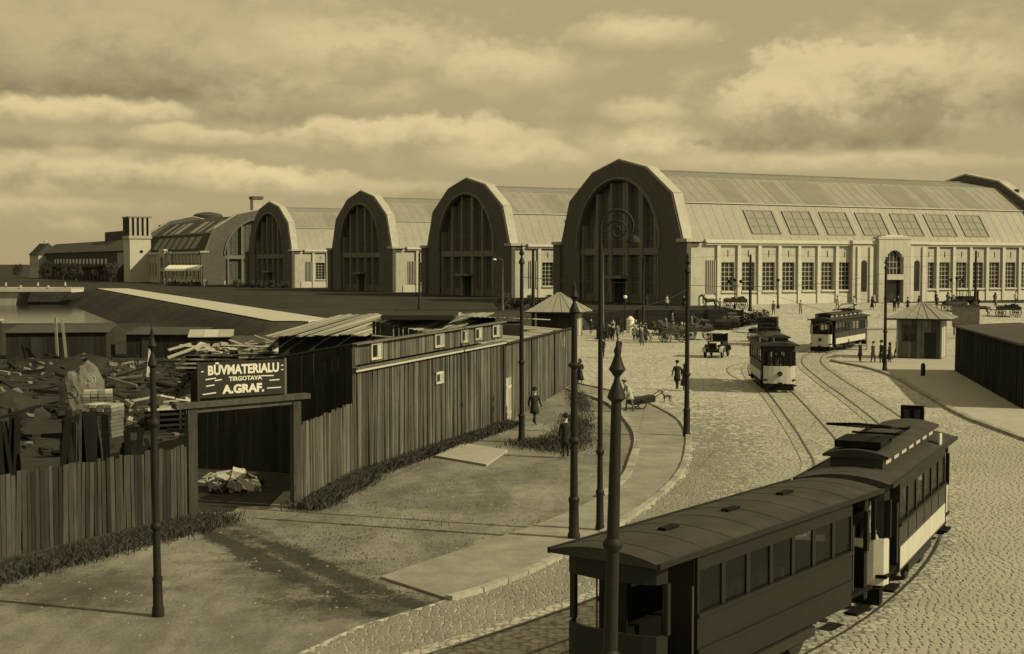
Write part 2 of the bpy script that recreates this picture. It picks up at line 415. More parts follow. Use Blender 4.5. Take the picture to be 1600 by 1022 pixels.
# pavements and kerbs
def flat(name, pts, z0, z1, mname):
    b = MB(); n = len(pts)
    b.add([(p[0], p[1], z0) for p in pts]+[(p[0], p[1], z1) for p in pts],
          [tuple(range(n, 2*n))]+[(i, (i+1) % n, (i+1) % n+n, i+n) for i in range(n)])
    return struct(b.build(name, M[mname]))
outer = smooth_poly([(-3.33, 34.6), (-1.5, 32.3), (1.4, 37.2), (4.1, 44), (6.25, 51.3), (7.64, 59.4), (8.35, 66), (8.4, 72), (7.1, 82.3), (4.3, 91)], 5)
outer = [Vector((-3.33, 34.6)), Vector((-1.5, 32.3))]+[p for p in outer if p.y > 32.4 and p.x > -1.5]
inner = smooth_poly([(3.2, 88), (5.2, 80), (5.75, 74), (5.8, 63.9), (4.9, 55.5), (3.8, 49.1), (1.2, 42.5), (-3.33, 34.7)], 5)
pav = flat('pavement', outer+inner[:-1], -.05, .065, 'pave')
def kerb(pts, parent, w=.22, z0=-.05, z1=.14, step=1.1):
    acc = [Vector(p) for p in pts]; i = 0
    L = [0]
    for a, b in zip(acc, acc[1:]): L.append(L[-1]+(b-a).length)
    def P(s):
        for k in range(len(acc)-1):
            if L[k] <= s <= L[k+1]: return acc[k].lerp(acc[k+1], (s-L[k])/max(1e-6, L[k+1]-L[k]))
        return acc[-1]
    n = int(L[-1]/step)
    for k in range(n):
        a = P(k*step); b = P((k+1)*step); m = (a+b)/2; d = b-a
        slab('kerb_stone', 'kerb', parent, (m.x, m.y, (z0+z1)/2+rnd.uniform(-.012, .012)), (d.length-.03, w, z1-z0), (0, rnd.uniform(-.01, .01), math.atan2(d.y, d.x)))
kerb(outer[1:], pav)
kerb(inner[4:-8], pav, .30, z1=.125)
isl = [(23.2, 60), (23.3, 66.3), (23.6, 72), (25.5, 86.5), (26.7, 95), (27.1, 100.8), (27.0, 106), (26.2, 112), (28, 116), (33, 118), (45, 118.5), (45, 60)]
island = flat('island_pavement', isl, -.05, .11, 'pave2')
kerb(smooth_poly(isl[:9], 4), island, .3, z1=.16)
slabp = at(680, 715), at(760, 729), at(793, 706), at(722, 695)
flat('concrete_slab', [(p.x, p.y) for p in slabp], -.05, .09, 'pave2')

# tram rails
def offset(pts, d):
    r = []
    for i, p in enumerate(pts):
        t = (pts[min(i+1, len(pts)-1)]-pts[max(i-1, 0)]).normalized(); r.append(p+Vector((-t.y, t.x))*d)
    return r
tracks = [
    [(-5.2, 14), (-1.5, 19), (1.6, 23.3), (7.35, 31.0), (11.7, 39.8), (15.6, 52), (18.5, 65), (20.4, 80), (22.0, 95), (24.2, 111), (27.5, 122.4), (33, 133), (41, 142), (60, 152)],
    [(-8.5, 17), (-4.5, 23), (3.0, 32.5), (8.5, 42.5), (12.2, 52), (13.6, 60), (15.1, 72), (16.5, 84.4), (17.3, 94), (19.5, 108), (24.5, 123), (30.5, 135), (39, 145), (59, 155)],
]
road_rails = []
for tr in tracks:
    c = smooth_poly(tr, 7)
    for sgn in (-.76, .76):
        e = offset(c, sgn); b = MB()
        for i in range(len(e)-1):
            p, q = e[i], e[i+1]
            t = (q-p).normalized(); nn = Vector((-t.y, t.x))*.038
            b.add([(p.x-nn.x, p.y-nn.y, .072), (p.x+nn.x, p.y+nn.y, .072), (q.x+nn.x, q.y+nn.y, .072), (q.x-nn.x, q.y-nn.y, .072)], [(0, 1, 2, 3)])
        r = b.build('tram_rail', M['rail'], street)
for ti, tr in enumerate(tracks):
    c = smooth_poly(tr, 7); a_, c_ = offset(c, -1.25), offset(c, 1.25); b = MB(); n = len(c)
    b.add([(p.x, p.y, .040+.005*ti) for p in a_]+[(p.x, p.y, .040+.005*ti) for p in c_], [(i, i+1, n+i+1, n+i) for i in range(n-1)])
    struct(b.build('tram_lane', M['lane']))
c3 = smooth_poly([(16.6, 90), (16.4, 98), (17.6, 106), (21.5, 113), (27, 117.5)], 7)
for sgn in (-.76, .76):
    e = offset(c3, sgn); b = MB()
    for p, q in zip(e, e[1:]):
        t = (q-p).normalized(); nn = Vector((-t.y, t.x))*.038
        b.quad((p.x-nn.x, p.y-nn.y, .030), (p.x+nn.x, p.y+nn.y, .030), (q.x+nn.x, q.y+nn.y, .030), (q.x-nn.x, q.y-nn.y, .030))
    b.build('tram_rail', M['rail'], street)

# cobblestones set in the near street
def cobbles():
    b = MB(); y = 25.0; row = 0
    keep = [smooth_poly(t, 6) for t in tracks]
    while y < 84:
        xl = interp(XL, y); xr = min(interp(XR, y), 26)
        lo = max(xl+.1, -(y*.40)); hi = min(xr-.2, y*.40)
        x = lo+rnd.random()*.2
        while x < hi:
            wd = rnd.uniform(.17, .27); dp = .2
            ed = x-xl; b.cur = 1 if ed < 2.6+max(0, 38-y)*.35+rnd.gauss(0, .9) else 0
            if rnd.random() < (84-y)/26 and rnd.random() < ed/.3+.4:
                h = .022+rnd.uniform(0, .012); ins = .035
                J = lambda: rnd.uniform(-.018, .018)
                x0, x1, y0, y1 = x, x+wd, y, y+.2
                b.add([(x0+J(), y0+J(), .008), (x1+J(), y0+J(), .008), (x1+J(), y1+J(), .008), (x0+J(), y1+J(), .008), (x0+ins+J(), y0+ins+J(), h), (x1-ins+J(), y0+ins+J(), h), (x1-ins+J(), y1-ins+J(), h), (x0+ins+J(), y1-ins+J(), h)],
                      [(4, 5, 6, 7), (0, 1, 5, 4), (1, 2, 6, 5), (2, 3, 7, 6), (3, 0, 4, 7)])
            x += wd
        y += .2
    return b
cb = cobbles().build('cobblestones', [M['cobble'], M['cobbled']], street); struct(cb, 'stuff')

# ------------------------------------------------------------------ market halls
HA = R(61.27); HO = Vector((15.31, 200.59, ZP))
HX = Vector((math.cos(HA), -math.sin(HA), 0)); HN = Vector((math.sin(HA), math.cos(HA), 0))
GP = [(-17.6, 8.7), (-16.0, 8.8), (-13.5, 15.2), (-7.2, 19.1), (0, 20.65), (7.2, 19.1), (13.5, 15.2), (16.0, 8.8), (17.6, 8.7)]
HL = 72.0
def ray_profile(th, cz=8.0):
    """distance from (0,cz) along angle th to the gable outline"""
    dx, dz = math.cos(th), math.sin(th); best = None
    for (x0, z0), (x1, z1) in zip(GP, GP[1:]):
        z0 -= cz; z1 -= cz; ex, ez = x1-x0, z1-z0; den = dx*ez-dz*ex
        if abs(den) < 1e-9: continue
        t = (x0*ez-z0*ex)/den; s_ = (x0*dz-z0*dx)/den
        if t > 0 and -1e-6 <= s_ <= 1+1e-6 and (best is None or t > best): best = t
    return best
def arch_z(x, a=10.6, spring=8.0, h=9.7):
    return spring+h*math.sqrt(max(0, 1-(x/a)**2))
def gable(b, y0, y1):
    cz = 8.0; ths = sorted(set([math.pi*i/48 for i in range(1, 48)]+[math.atan2(z-cz, x) for x, z in GP]))
    o = [(math.cos(t)*ray_profile(t), cz+math.sin(t)*ray_profile(t)) for t in ths]
    a = []
    for t in ths:
        k = 1/math.sqrt((math.cos(t)/10.6)**2+(math.sin(t)/9.7)**2); a.append((math.cos(t)*k, cz+math.sin(t)*k))
    o = [(17.6, cz)]+o+[(-17.6, cz)]; a = [(10.6, cz)]+a+[(-10.6, cz)]
    n = len(o); vs = []
    for (p, y) in ((o, y0), (a, y0), (o, y1), (a, y1)): vs += [(x, y, z) for x, z in p]
    fs = []
    for i in range(n-1):
        fs += [(i, i+1, n+i+1, n+i), (2*n+i, 3*n+i, 3*n+i+1, 2*n+i+1), (i, 2*n+i, 2*n+i+1, i+1), (n+i, n+i+1, 3*n+i+1, 3*n+i)]
    b.add(vs, fs)
    b.box(-17.2, -10.6, y0, y1, 0, cz); b.box(10.6, 17.2, y0, y1, 0, cz)
def hall_front(root, y0=0.0):
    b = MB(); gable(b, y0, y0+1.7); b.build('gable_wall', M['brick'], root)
    # coping along the gable, set back; sunlit edge put into its paler colour
    b = MB()
    for (x0, z0), (x1, z1) in zip(GP[1:-1], GP[2:-1]): b.bar((x0, y0+1.0, z0+.10), (x1, y0+1.0, z1+.10), 1.55, .26, (0, 0, 1))
    b.build('coping', M['plaster'], root)
    for s in (-1, 1):
        b = MB(); x0, x1 = sorted((s*15.7, s*17.7)); b.box(x0, x1, y0-.4, y0+.28, 0, 8.6)
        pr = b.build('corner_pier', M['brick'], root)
        b = MB(); b.box(x0-.2, x1+.2, y0-.6, y0+2.1, 8.605, 9.05); b.build('cap', M['plaster'], pr)
    # arched window: archivolt, transom, mullions, panes
    b = MB(); n = 28
    for i in range(n):
        t0, t1 = math.pi*i/n, math.pi*(i+1)/n
        b.bar((10.95*math.cos(t0), y0-.06, 8+10.05*math.sin(t0)), (10.95*math.cos(t1), y0-.06, 8+10.05*math.sin(t1)), .30, .55, (0, 1, 0))
    b.build('archivolt', M['brickd'], root)
    MX = [-9.9, -5.9, -2.1, 2.1, 5.9, 9.9]
    for x in MX:
        zt = arch_z(x)-.05; wd = .55 if abs(x) < 9 else .4
        MB().box(x-wd/2, x+wd/2, y0+.25, y0+1.5, 0.01, zt).build('mullion', M['brickd'], root)
    MB().box(-10.58, 10.58, y0+.35, y0+1.45, 6.9, 7.9).build('transom', M['brickd'], root)
    for x0, x1 in zip(MX, MX[1:]):
        a, c = x0+.3, x1-.3
        for up in (True, False):
            b = MB()
            if up:
                top = [(a+(c-a)*k/6) for k in range(7)]
                b.quad(*([(a, y0+1.1, 7.92), (c, y0+1.1, 7.92)]+[(x, y0+1.1, arch_z(x)-.02) for x in reversed(top)]))
                p = b.build('pane', M['gableglass'], root); b = MB()
                for k in range(1, 3): x = a+(c-a)*k/3; b.box(x-.06, x+.06, y0+.98, y0+1.09, 7.95, arch_z(x)-.05)
                z = 9.2
                while z < arch_z(max(abs(a), abs(c)))-.3: b.box(a, c, y0+1.0, y0+1.085, z-.05, z+.05); z += 1.3
                b.build('glazing_bar', M['darkframe'], p)
            else:
                z1 = 6.88
                door = abs(a+c) < .5
                b.quad((a, y0+1.1, .05), (c, y0+1.1, .05), (c, y0+1.1, z1), (a, y0+1.1, z1))
                p = b.build('pane', M['gableglass'], root); b = MB()
                for k in range(1, 3): x = a+(c-a)*k/3; b.box(x-.06, x+.06, y0+.98, y0+1.09, 3.6 if door else .3, z1-.02)
                for z in (4.3, 5.6): b.box(a, c, y0+1.0, y0+1.085, z-.05, z+.05)
                b.build('glazing_bar', M['darkframe'], p)
                if not door:
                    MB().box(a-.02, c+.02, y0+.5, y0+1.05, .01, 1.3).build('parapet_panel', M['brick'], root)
    MB().box(-2.4, 2.4, y0-.9, y0+1.0, 3.5, 3.9).build('door_canopy', M['brickd'], root)
    for s in (-1, 1):
        MB().box(s*.9-.82, s*.9+.82, y0+.8, y0+.95, .02, 3.4).build('door', M['wooddark'], root)
def side_wall(root, s, detail=True):
    """long side at x = s*17.4 with piers, windows and a central portal"""
    def bx(b, x0, x1, y0, y1, z0, z1): a, c = sorted((s*x0, s*x1)); return b.box(a, c, y0, y1, z0, z1)
    WS = [5.6, 9.15, 12.7, 16.25, 19.8, 23.35, 26.6]; WS = WS+[HL-w_-2.2 for w_ in reversed(WS)]
    b = MB(); bx(b, 17.21, 17.4, .29, HL-.29, 0, 1.9); bx(b, 17.21, 17.4, .29, HL-.29, 5.85, 8.45)
    e = .29
    for w_ in WS: bx(b, 17.21, 17.4, e, w_, 1.9, 5.85); e = w_+2.2
    bx(b, 17.21, 17.4, e, HL-.29, 1.9, 5.85)
    b.build('side_wall', M['plaster'], root)
    bx(MB(), 17.405, 17.55, 1.9, HL-1.9, 0.0, 1.35).build('plinth', M['plaster2'], root)
    b = MB(); bx(b, 16.4, 18.0, 2.7, HL-2.7, 8.46, 8.62); bx(b, 16.5, 17.8, 2.7, HL-2.7, 8.2, 8.455); bx(b, 16.6, 17.75, 2.7, HL-2.7, 8.62, 8.95)
    b.build('cornice', M['plaster2'], root)
    wm = MB(); bx(wm, 16.98, 17.05, 0, 2.2, 1.9, 5.85)
    fm = MB()
    for y in (0, .72, 1.44, 2.12): bx(fm, 17.05, 17.14, y, y+.08, 1.9, 5.85)
    for k in range(7): z = 1.9+k*.645; bx(fm, 17.05, 17.13, 0, 2.2, z, z+.07)
    sm = MB(); bx(sm, 17.405, 17.66, -.12, 2.32, 1.68, 1.9)
    lm = MB(); bx(lm, 17.395, 17.43, 1.02, 1.16, 6.6, 7.5)
    pm = MB(); bx(pm, 17.405, 17.72, -.28, .28, 0, 8.19)
    me_w, me_f, me_s, me_l, me_p = wm.mesh('pane', M['glass']), fm.mesh('glazing_bar', M['frame']), sm.mesh('sill', M['plaster2']), lm.mesh('slit', M['glass']), pm.mesh('pilaster', M['plaster2'])
    for w_ in WS:
        f = link('window_frame', me_f, root, (0, w_, 0)); link('pane', me_w, f, (0, 0, 0)); link('sill', me_s, f)
        link('slit', me_l, root, (0, w_, 0))
    for y in [4.95, 8.45, 12.03, 15.58, 19.13, 22.68, 26.1]:
        for yy in (y, HL-y): link('pilaster', me_p, root, (0, yy, 0))
    for yy in (3.0, HL-4.5):       # louvred slot beside the corner
        b = MB(); bx(b, 17.405, 17.44, yy, yy+1.5, 1.6, 6.1); lo = b.build('louvre', M['glass'], root)
        b = MB()
        for k in range(5): bx(b, 17.44, 17.56, yy+.04+k*.34, yy+.14+k*.34, 1.6, 6.1)
        b.build('louvre_slat', M['plaster2'], lo)
    # portal
    c = HL/2
    b = MB(); bx(b, 17.405, 18.1, c-7.4, c+7.4, 0, 8.5); p = b.build('portal', M['plaster'], root)
    b = MB(); bx(b, 17.3, 18.35, c-7.6, c+7.6, 8.505, 9.0); b.build('portal_cornice', M['plaster2'], p)
    b = MB()
    for s2 in (-1, 1): bx(b, 18.105, 18.9, *sorted((c+s2*1.75, c+s2*3.1)), 0, 9.2)
    bx(b, 18.105, 18.9, c-1.75, c+1.75, 7.6, 9.2); bx(b, 17.8, 19.0, c-3.3, c+3.3, 9.205, 9.55)
    bx(b, 18.105, 18.9, c-1.75, c+1.75, 3.3, 4.1)
    n = 10
    for i in range(n):
        y0 = c-1.75+3.5*i/n; y1 = y0+3.5/n; h = 5.85+1.75*math.sqrt(max(0, 1-((y0+y1)/2-c)**2/1.75**2))
        if h < 7.6: bx(b, 18.105, 18.88, y0, y1, h, 7.6)
    b.build('central_bay', M['plaster'], p)
    b = MB(); bx(b, 17.8, 18.85, c-2.6, c+2.6, 9.55, 9.7); bx(b, 17.8, 18.8, c-1.7, c+1.7, 9.7, 9.84); b.build('pediment', M['plaster2'], p)
    b = MB(); bx(b, 18.11, 18.14, c-1.75, c+1.75, 4.1, 7.59); g = b.build('arched_window', M['glass'], p)
    b = MB()
    for k in range(1, 5): bx(b, 18.14, 18.2, c-1.75+k*.7-.04, c-1.75+k*.7+.04, 4.1, 7.2)
    for z in (5.0, 5.9): bx(b, 18.14, 18.19, c-1.75, c+1.75, z-.04, z+.04)
    b.build('glazing_bar', M['frame'], g)
    b = MB(); bx(b, 18.11, 18.15, c-1.75, c+1.75, .05, 3.29); b.build('doorway', M['glass'], p)
    for s2 in (-1, 1):
        b = MB(); y = c+s2*5.2; bx(b, 18.105, 18.13, y-.55, y+.55, 1.6, 5.6)
        for i in range(6):
            a0 = -.55+1.1*i/6; h = .55*math.sqrt(max(.02, 1-((a0+.09)/.55)**2)); bx(b, 18.105, 18.13, y+a0, y+a0+1.1/6, 5.6, 5.6+h)
        b.build('niche', M['glass'], p)
        b = MB(); bx(b, 18.105, 18.35, y+.9, y+1.5, 0, 8.1); bx(b, 18.105, 18.35, y-1.5, y-.9, 0, 8.1); b.build('pilaster', M['plaster2'], p)
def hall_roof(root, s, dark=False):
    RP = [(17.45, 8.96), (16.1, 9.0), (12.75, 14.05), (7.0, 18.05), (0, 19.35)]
    mats = ['felt']*4 if dark else ['roof2', 'roof2', 'roof', 'roof']  # dark: felt colour stands for shade on the slope turned from the sun
    for k, ((x0, z0), (x1, z1)) in enumerate(zip(RP, RP[1:])):
        b = MB(); n = 20
        for i in range(n):
            y0 = 1.71+(HL-3.42)*i/n; y1 = 1.71+(HL-3.42)*(i+1)/n
            b.hexa([(s*x0, y0, z0-.25), (s*x0, y1, z0-.25), (s*x1, y1, z1-.25), (s*x1, y0, z1-.25), (s*x0, y0, z0), (s*x0, y1, z0), (s*x1, y1, z1), (s*x1, y0, z1)])
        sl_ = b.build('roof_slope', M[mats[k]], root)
        if k == 0: continue
        b = MB()
        for i in range(41):
            y = 2.0+(HL-4)*i/40; b.bar((s*x0, y, z0+.01), (s*x1, y, z1+.01), .07, .04)
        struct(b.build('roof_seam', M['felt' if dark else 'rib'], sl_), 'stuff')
    # ledge where the slopes break
    b = MB(); b.bar((s*12.8, 2, 14.13), (s*12.8, HL-2, 14.13), .35, .12); b.build('roof_ledge', M['plaster2'], root)
    if s > 0 or True:
        b = MB(); b.bar((0, 2, 19.42), (0, HL-2, 19.42), .4, .14); 
        if s > 0: b.build('ridge_cap', M['roofd'], root)
    # skylights on the steep slope
    def on(x, t=0): 
        k = (x-16.1)/(12.75-16.1); z = 9.0+5.05*k; return Vector((s*(x+.833*t), 0, z+.553*t))
    fm = MB()
    A = on(15.55, .02); B = on(13.35, .02)
    for y in (0, 1.67, 3.33, 5.0): fm.bar((A.x, y, A.z), (B.x, y, B.z), .14 if 0 < y < 5 else .30, .30 if not 0 < y < 5 else .16)
    for k in range(4):
        q = A.lerp(B, k/3); fm.bar((q.x, -.1, q.z), (q.x, 5.1, q.z), .16, .16)
    a2 = on(15.55, .03); b2 = on(13.35, .03)
    gm = MB(); gm.quad((a2.x, 0, a2.z), (a2.x, 5, a2.z), (b2.x, 5, b2.z), (b2.x, 0, b2.z))
    me_f, me_g = fm.mesh('skylight_frame', M['roofd']), gm.mesh('skylight_pane', M['skyglass'])
    for k in range(7):
        f = link('skylight', me_f, root, (0, 12.6+6.92*k-.1, 0)); link('skylight_pane', me_g, f)
    # glazed bands on the upper slope
    def on2(x, t): k = (x-12.75)/(7.0-12.75); return (s*(x+.571*t), 14.05+4.0*k+.82*t)
    for y0, wd in ((11.0, 3.3), (20.0, 2.2), (25, 5.5), (42, 5.5), (50, 2.2), (58, 3.3)):
        b = MB(); xa, za = on2(12.2, .03); xb, zb = on2(7.4, .03); b.quad((xa, y0, za), (xa, y0+wd, za), (xb, y0+wd, zb), (xb, y0, zb))
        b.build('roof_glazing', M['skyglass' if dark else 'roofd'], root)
def make_hall(loc, rz, label, sides, dark=()):
    root = empty('market_hall', loc, rz, label, 'market hall', 'barrel roofed market halls')
    hall_front(root)
    b = MB(); gable(b, HL-1.7, HL)
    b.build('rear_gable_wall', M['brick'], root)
    b = MB()
    for (x0, z0), (x1, z1) in zip(GP[1:-1], GP[2:-1]): b.bar((x0, HL-.85, z0+.12), (x1, HL-.85, z1+.12), 1.95, .26)
    b.build('rear_coping', M['plaster'], root)
    MB().box(-10.7, 10.7, HL-1.2, HL-.9, 0, 17.8).build('rear_glazing', M['glass'], root)
    for s in (-1, 1):
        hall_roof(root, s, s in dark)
        if s in sides: side_wall(root, s)
        else: MB().box(*sorted((s*16.7, s*17.4)), 1.71, HL-1.71, 0, 8.9).build('side_wall', M['plaster'], root)
    return root
hall = make_hall(HO, -HA, 'largest looking market hall with seven rooftop skylights beside the tram street', (1,))
offs = [48.94, 97.55, 155.6]
labs = ['market hall just behind the small octagonal roofed pavilion, second after the skylit hall',
        'third market hall in the receding row, between two other dark gables',
        'last dark gabled market hall in the row, square chimney rising behind it']
for o_, l_ in zip(offs, labs):
    h = copy_tree(hall); h.location = HO - HX*o_; h['label'] = l_
hall5_pos = Vector((-80, 374, ZP)) + HN*13
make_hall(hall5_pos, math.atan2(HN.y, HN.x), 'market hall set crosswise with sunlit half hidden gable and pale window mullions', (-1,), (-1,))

# ------------------------------------------------------------------ buildings beyond
LRZ = -HA
t = empty('water_tower', (-115.3, 424, ZP), LRZ, 'square tower with louvred top and pale sunlit shaft by the canal bridge', 'tower')
MB().box(-4, 4, -3.2, 3.2, 0, 13.2).build('shaft', M['plaster2'], t)
MB().box(-4.3, 4.3, -3.5, 3.5, 13.2, 14.1).build('ledge', M['plaster'], t)
MB().box(-3.7, 3.7, -3.0, 3.0, 14.1, 19.6).build('louvre_box', M['under'], t)
for i in range(5):
    y = -2.9+5.8*i/4
    MB().box(3.72, 4.1, y-.36, y+.36, 14.1, 19.6).build('louvre_fin', M['plaster'], t)
    x = -3.6+7.2*i/4
    MB().box(x-.3, x+.3, -3.4, -3.02, 14.1, 19.6).build('louvre_fin', M['brick'], t)  # same fins on the shaded face, shade painted in with darker brick
MB().box(-4.2, 4.2, -3.6, 3.6, 19.6, 20.0).build('flat_roof', M['roofd'], t)
MB().disc((4.0, .3, 9.3), .5, 'x', .2).build('round_window', M['glass'], t)
# low dark hall left of the tower
lh = empty('market_building', (-131, 446, ZP), LRZ, 'long low dark market building stretching away left of the square tower', 'building')
# local -x runs along the row, -y faces the canal
MB().box(-120, 14, 0, 26, 0, 9.6).build('wall', M['felt'], lh)
b = MB(); b.extrude([(-.6, 9.6), (26.6, 9.6), (20, 13.4), (6, 13.4)], 0, 134.5)
me = b.mesh('roof', M['felt']); ro = link('roof', me, lh, (-120, 0, 0)); ro.rotation_euler = (0, 0, 0)
for v in me.vertices: v.co = Vector((v.co.y, v.co.x, v.co.z))
MB().box(-118, -4, -2.6, -.02, 4.4, 4.9).build('canopy', M['felt'], lh)
pm = MB().box(-.25, .25, -2.4, -1.9, 0, 4.4).mesh('canopy_post', M['brick']); wm = MB().box(-1.5, 1.5, -.06, -.02, 5.4, 7.2).mesh('window', M['glass'])
dm = MB().box(-1.6, 1.6, -.06, -.02, .1, 3.6).mesh('shop_front', M['glass'])
for i in range(20):
    x = -115+5.8*i; link('canopy_post', pm, lh, (x, 0, 0)); link('window', wm, lh, (x+2.9, 0, 0)); link('shop_front', dm, lh, (x+2.9, 0, 0))
b = MB().box(-40, -8, 8, 18, 13.4, 16.6); b.build('roof_lantern', M['felt'], lh)
ch = empty('chimney', (-73.2, 395, ZP), LRZ, 'square brick chimney stack rising behind the last dark gable', 'chimney')
MB().box(-1.35, 1.35, -1.35, 1.35, 0, 24.0).build('stack', M['plaster'], ch)
MB().box(-1.6, 1.6, -1.6, 1.6, 24.0, 24.8).build('cap', M['brick'], ch)
ad = empty('administration_building', (-103, 470, ZP), LRZ, 'distant dark building with stepped flat roof and lantern above the crosswise hall', 'building')
MB().box(-22, 12, -8, 8, 0, 16.5).build('wall', M['brickd'], ad)
MB().box(-14, 6, -6, 6, 16.5, 20.2).build('upper_storey', M['brickd'], ad)
b = MB(); b.lathe([(5, 20.2), (5, 22.0), (4.2, 22.6), (2.0, 23.1), (.2, 23.2)], 16, (-2, 0, 0)); b.build('lantern', M['felt'], ad, smooth=True)
for i in range(7):
    MB().box(-20+4.4*i, -18+4.4*i, -8.06, -8.02, 10, 14).build('window', M['glass'], ad)
fh = empty('distant_house', (-185, 545, ZP), R(-55), 'distant house with dark pitched roof beyond the low market building', 'house')
MB().box(-6, 6, -4, 4, 0, 9).build('wall', M['plaster'], fh)
b = MB(); b.extrude([(-4.5, 9), (4.5, 9), (0, 13.6)], -6.3, 6.3); me = b.mesh('roof', M['felt'])
for v in me.vertices: v.co = Vector((v.co.y, v.co.x, v.co.z))
rf = link('roof', me, fh); MB().box(1.5, 2.3, -.4, .4, 12, 14.8).build('chimney', M['plaster'], rf)
for x in (-3.5, 0, 3.5): MB().box(x-.5, x+.5, -4.06, -4.02, 4.5, 6.5).build('window', M['glass'], fh)
# awning stall
aw = empty('market_stall', (-83.8, 352, ZP), R(-8), 'market stall under a long pale scalloped awning beside the crosswise hall', 'stall')
b = MB(); b.hexa([(-4.6, -1.6, 4.3), (4.6, -1.6, 4.3), (4.6, 1.6, 5.2), (-4.6, 1.6, 5.2), (-4.6, -1.6, 4.36), (4.6, -1.6, 4.36), (4.6, 1.6, 5.26), (-4.6, 1.6, 5.26)]); b.build('awning', M['signwhite'], aw)
for i in range(12):
    x = -4.6+9.2*i/12; MB().box(x+.03, x+.73, -1.64, -1.61, 3.8, 4.3).build('scallop', M['signwhite'], aw)
for x in (-4.4, 0, 4.4):
    MB().box(x-.06, x+.06, -1.5, -1.38, 0, 4.3).build('post', M['wooddark'], aw); MB().box(x-.06, x+.06, 1.38, 1.5, 0, 5.1).build('post', M['wooddark'], aw)
MB().box(-4.2, 4.2, -.9, .9, 0, 1.0).build('counter', M['wood'], aw)
# bridge over the canal
bd = empty('canal_bridge', (0, 0, 0), 0, 'low pale concrete bridge with piers crossing the canal', 'bridge')
bx0 = -95.0
def brbox(x0, x1, y0, y1, z0, z1): return MB().box(x0, x1, y0, y1, z0, z1)
brbox(-150, bx0, 297, 305, 1.75, 2.35).build('deck', M['plaster2'], bd)
brbox(-150, bx0, 296.6, 296.98, 1.9, 2.75).build('parapet', M['plaster2'], bd)
brbox(-150, bx0, 305.02, 305.4, 1.9, 2.75).build('parapet', M['plaster2'], bd)
for x in (-110, -138):
    MB().hexa([(x-2, 297.5, -2.4), (x+2, 297.5, -2.4), (x+2, 304.5, -2.4), (x-2, 304.5, -2.4), (x-3.5, 297.2, 1.74), (x+3.5, 297.2, 1.74), (x+3.5, 304.8, 1.74), (x-3.5, 304.8, 1.74)]).build('pier', M['plaster'], bd)
for x in range(-148, -95, 6): MB().box(x-.18, x+.18, 296.5, 297.05, 2.75, 3.25).build('parapet_post', M['plaster2'], bd)

# dark boarded retaining wall below the halls
rw = empty('retaining_wall', (0, 166.9, 0), 0, 'dark horizontal board retaining wall below the market hall terrace', 'wall')
for k in range(6):
    for i in range(10):
        slab('board', 'wooddark', rw, (-14+4.2*i+2.1, rnd.uniform(-.03, .03), .2+.395*k), (4.16, .12, .36), (0, rnd.uniform(-.004, .004), 0))
for i in range(11): slab('post', 'wooddark', rw, (-14+4.2*i, -.14, 1.2), (.2, .16, 2.5))

# ------------------------------------------------------------------ timber yard: hoarding, gate, shed
def fence_run(root, A, B, z0, z1, mname, wmin=.16, wmax=.26, thick=.03, skip=(), jag=.05, y_off=0.0, name='plank', nrm=None):
    """vertical planks from A to B (world xy), each its own object; root sits at the world origin"""
    A = Vector(A); B = Vector(B); d = B-A; L = d.length; d.normalize(); n = Vector((d.y, -d.x)); ang = math.atan2(d.y, d.x); s_ = 0
    while s_ < L-.02:
        wd = min(rnd.uniform(wmin, wmax), L-s_); m = A+d*(s_+wd/2)+n*(y_off+rnd.uniform(-.012, .012))
        f = (s_+wd/2)/L; zz0 = z0[0]+(z0[1]-z0[0])*f; zz1 = z1[0]+(z1[1]-z1[0])*f+rnd.uniform(-jag, jag)
        slab(name, mname, root, (m.x, m.y, (zz0+zz1)/2), (wd-rnd.uniform(.012, .03), thick, zz1-zz0), (rnd.uniform(-.010, .010), rnd.gauss(0, .010), ang))
        s_ += wd
def beam(name, mname, root, p, q, w, h):
    p = Vector(p); q = Vector(q); d = q-p; m = (p+q)/2
    return slab(name, mname, root, m, (d.length, w, h), (0, -math.asin(d.z/d.length), math.atan2(d.y, d.x)))
GL = Vector((-10.0, 42.68)); GR = Vector((-7.08, 44.82)); SC = Vector((-5.93, 51.33)); SE = Vector((-.47, 67.65)); FE = Vector((4.04, 91.1))
sd_ = (SE-SC).normalized(); sn = Vector((sd_.y, -sd_.x)); sp_ = -sn       # along the shed, towards the street, into the yard
# hoarding left of the gate
fl = empty('board_fence', (0, 0, 0), 0, 'dark weathered vertical board fence left of the yard gate, ragged top', 'fence')
FA = Vector((-14.9, 33.2))
fence_run(fl, FA, GL-Vector((.1, .2)), (0, .05), (2.45, 2.35), 'woodl', .11, .21, jag=.06)
fd = (GL-FA).normalized(); fn = Vector((fd.y, -fd.x))
for zz in (.7, 1.55):
    p = FA-fn*.06; q = GL-fn*.06; beam('rail', 'wooddark', fl, (p.x, p.y, zz), (q.x, q.y, zz), .06, .12)
p = FA+fn*.05; q = GL-fd*2+fn*.05; beam('base_board', 'woodl', fl, (p.x, p.y, .12), (q.x, q.y, .1), .05, .22)
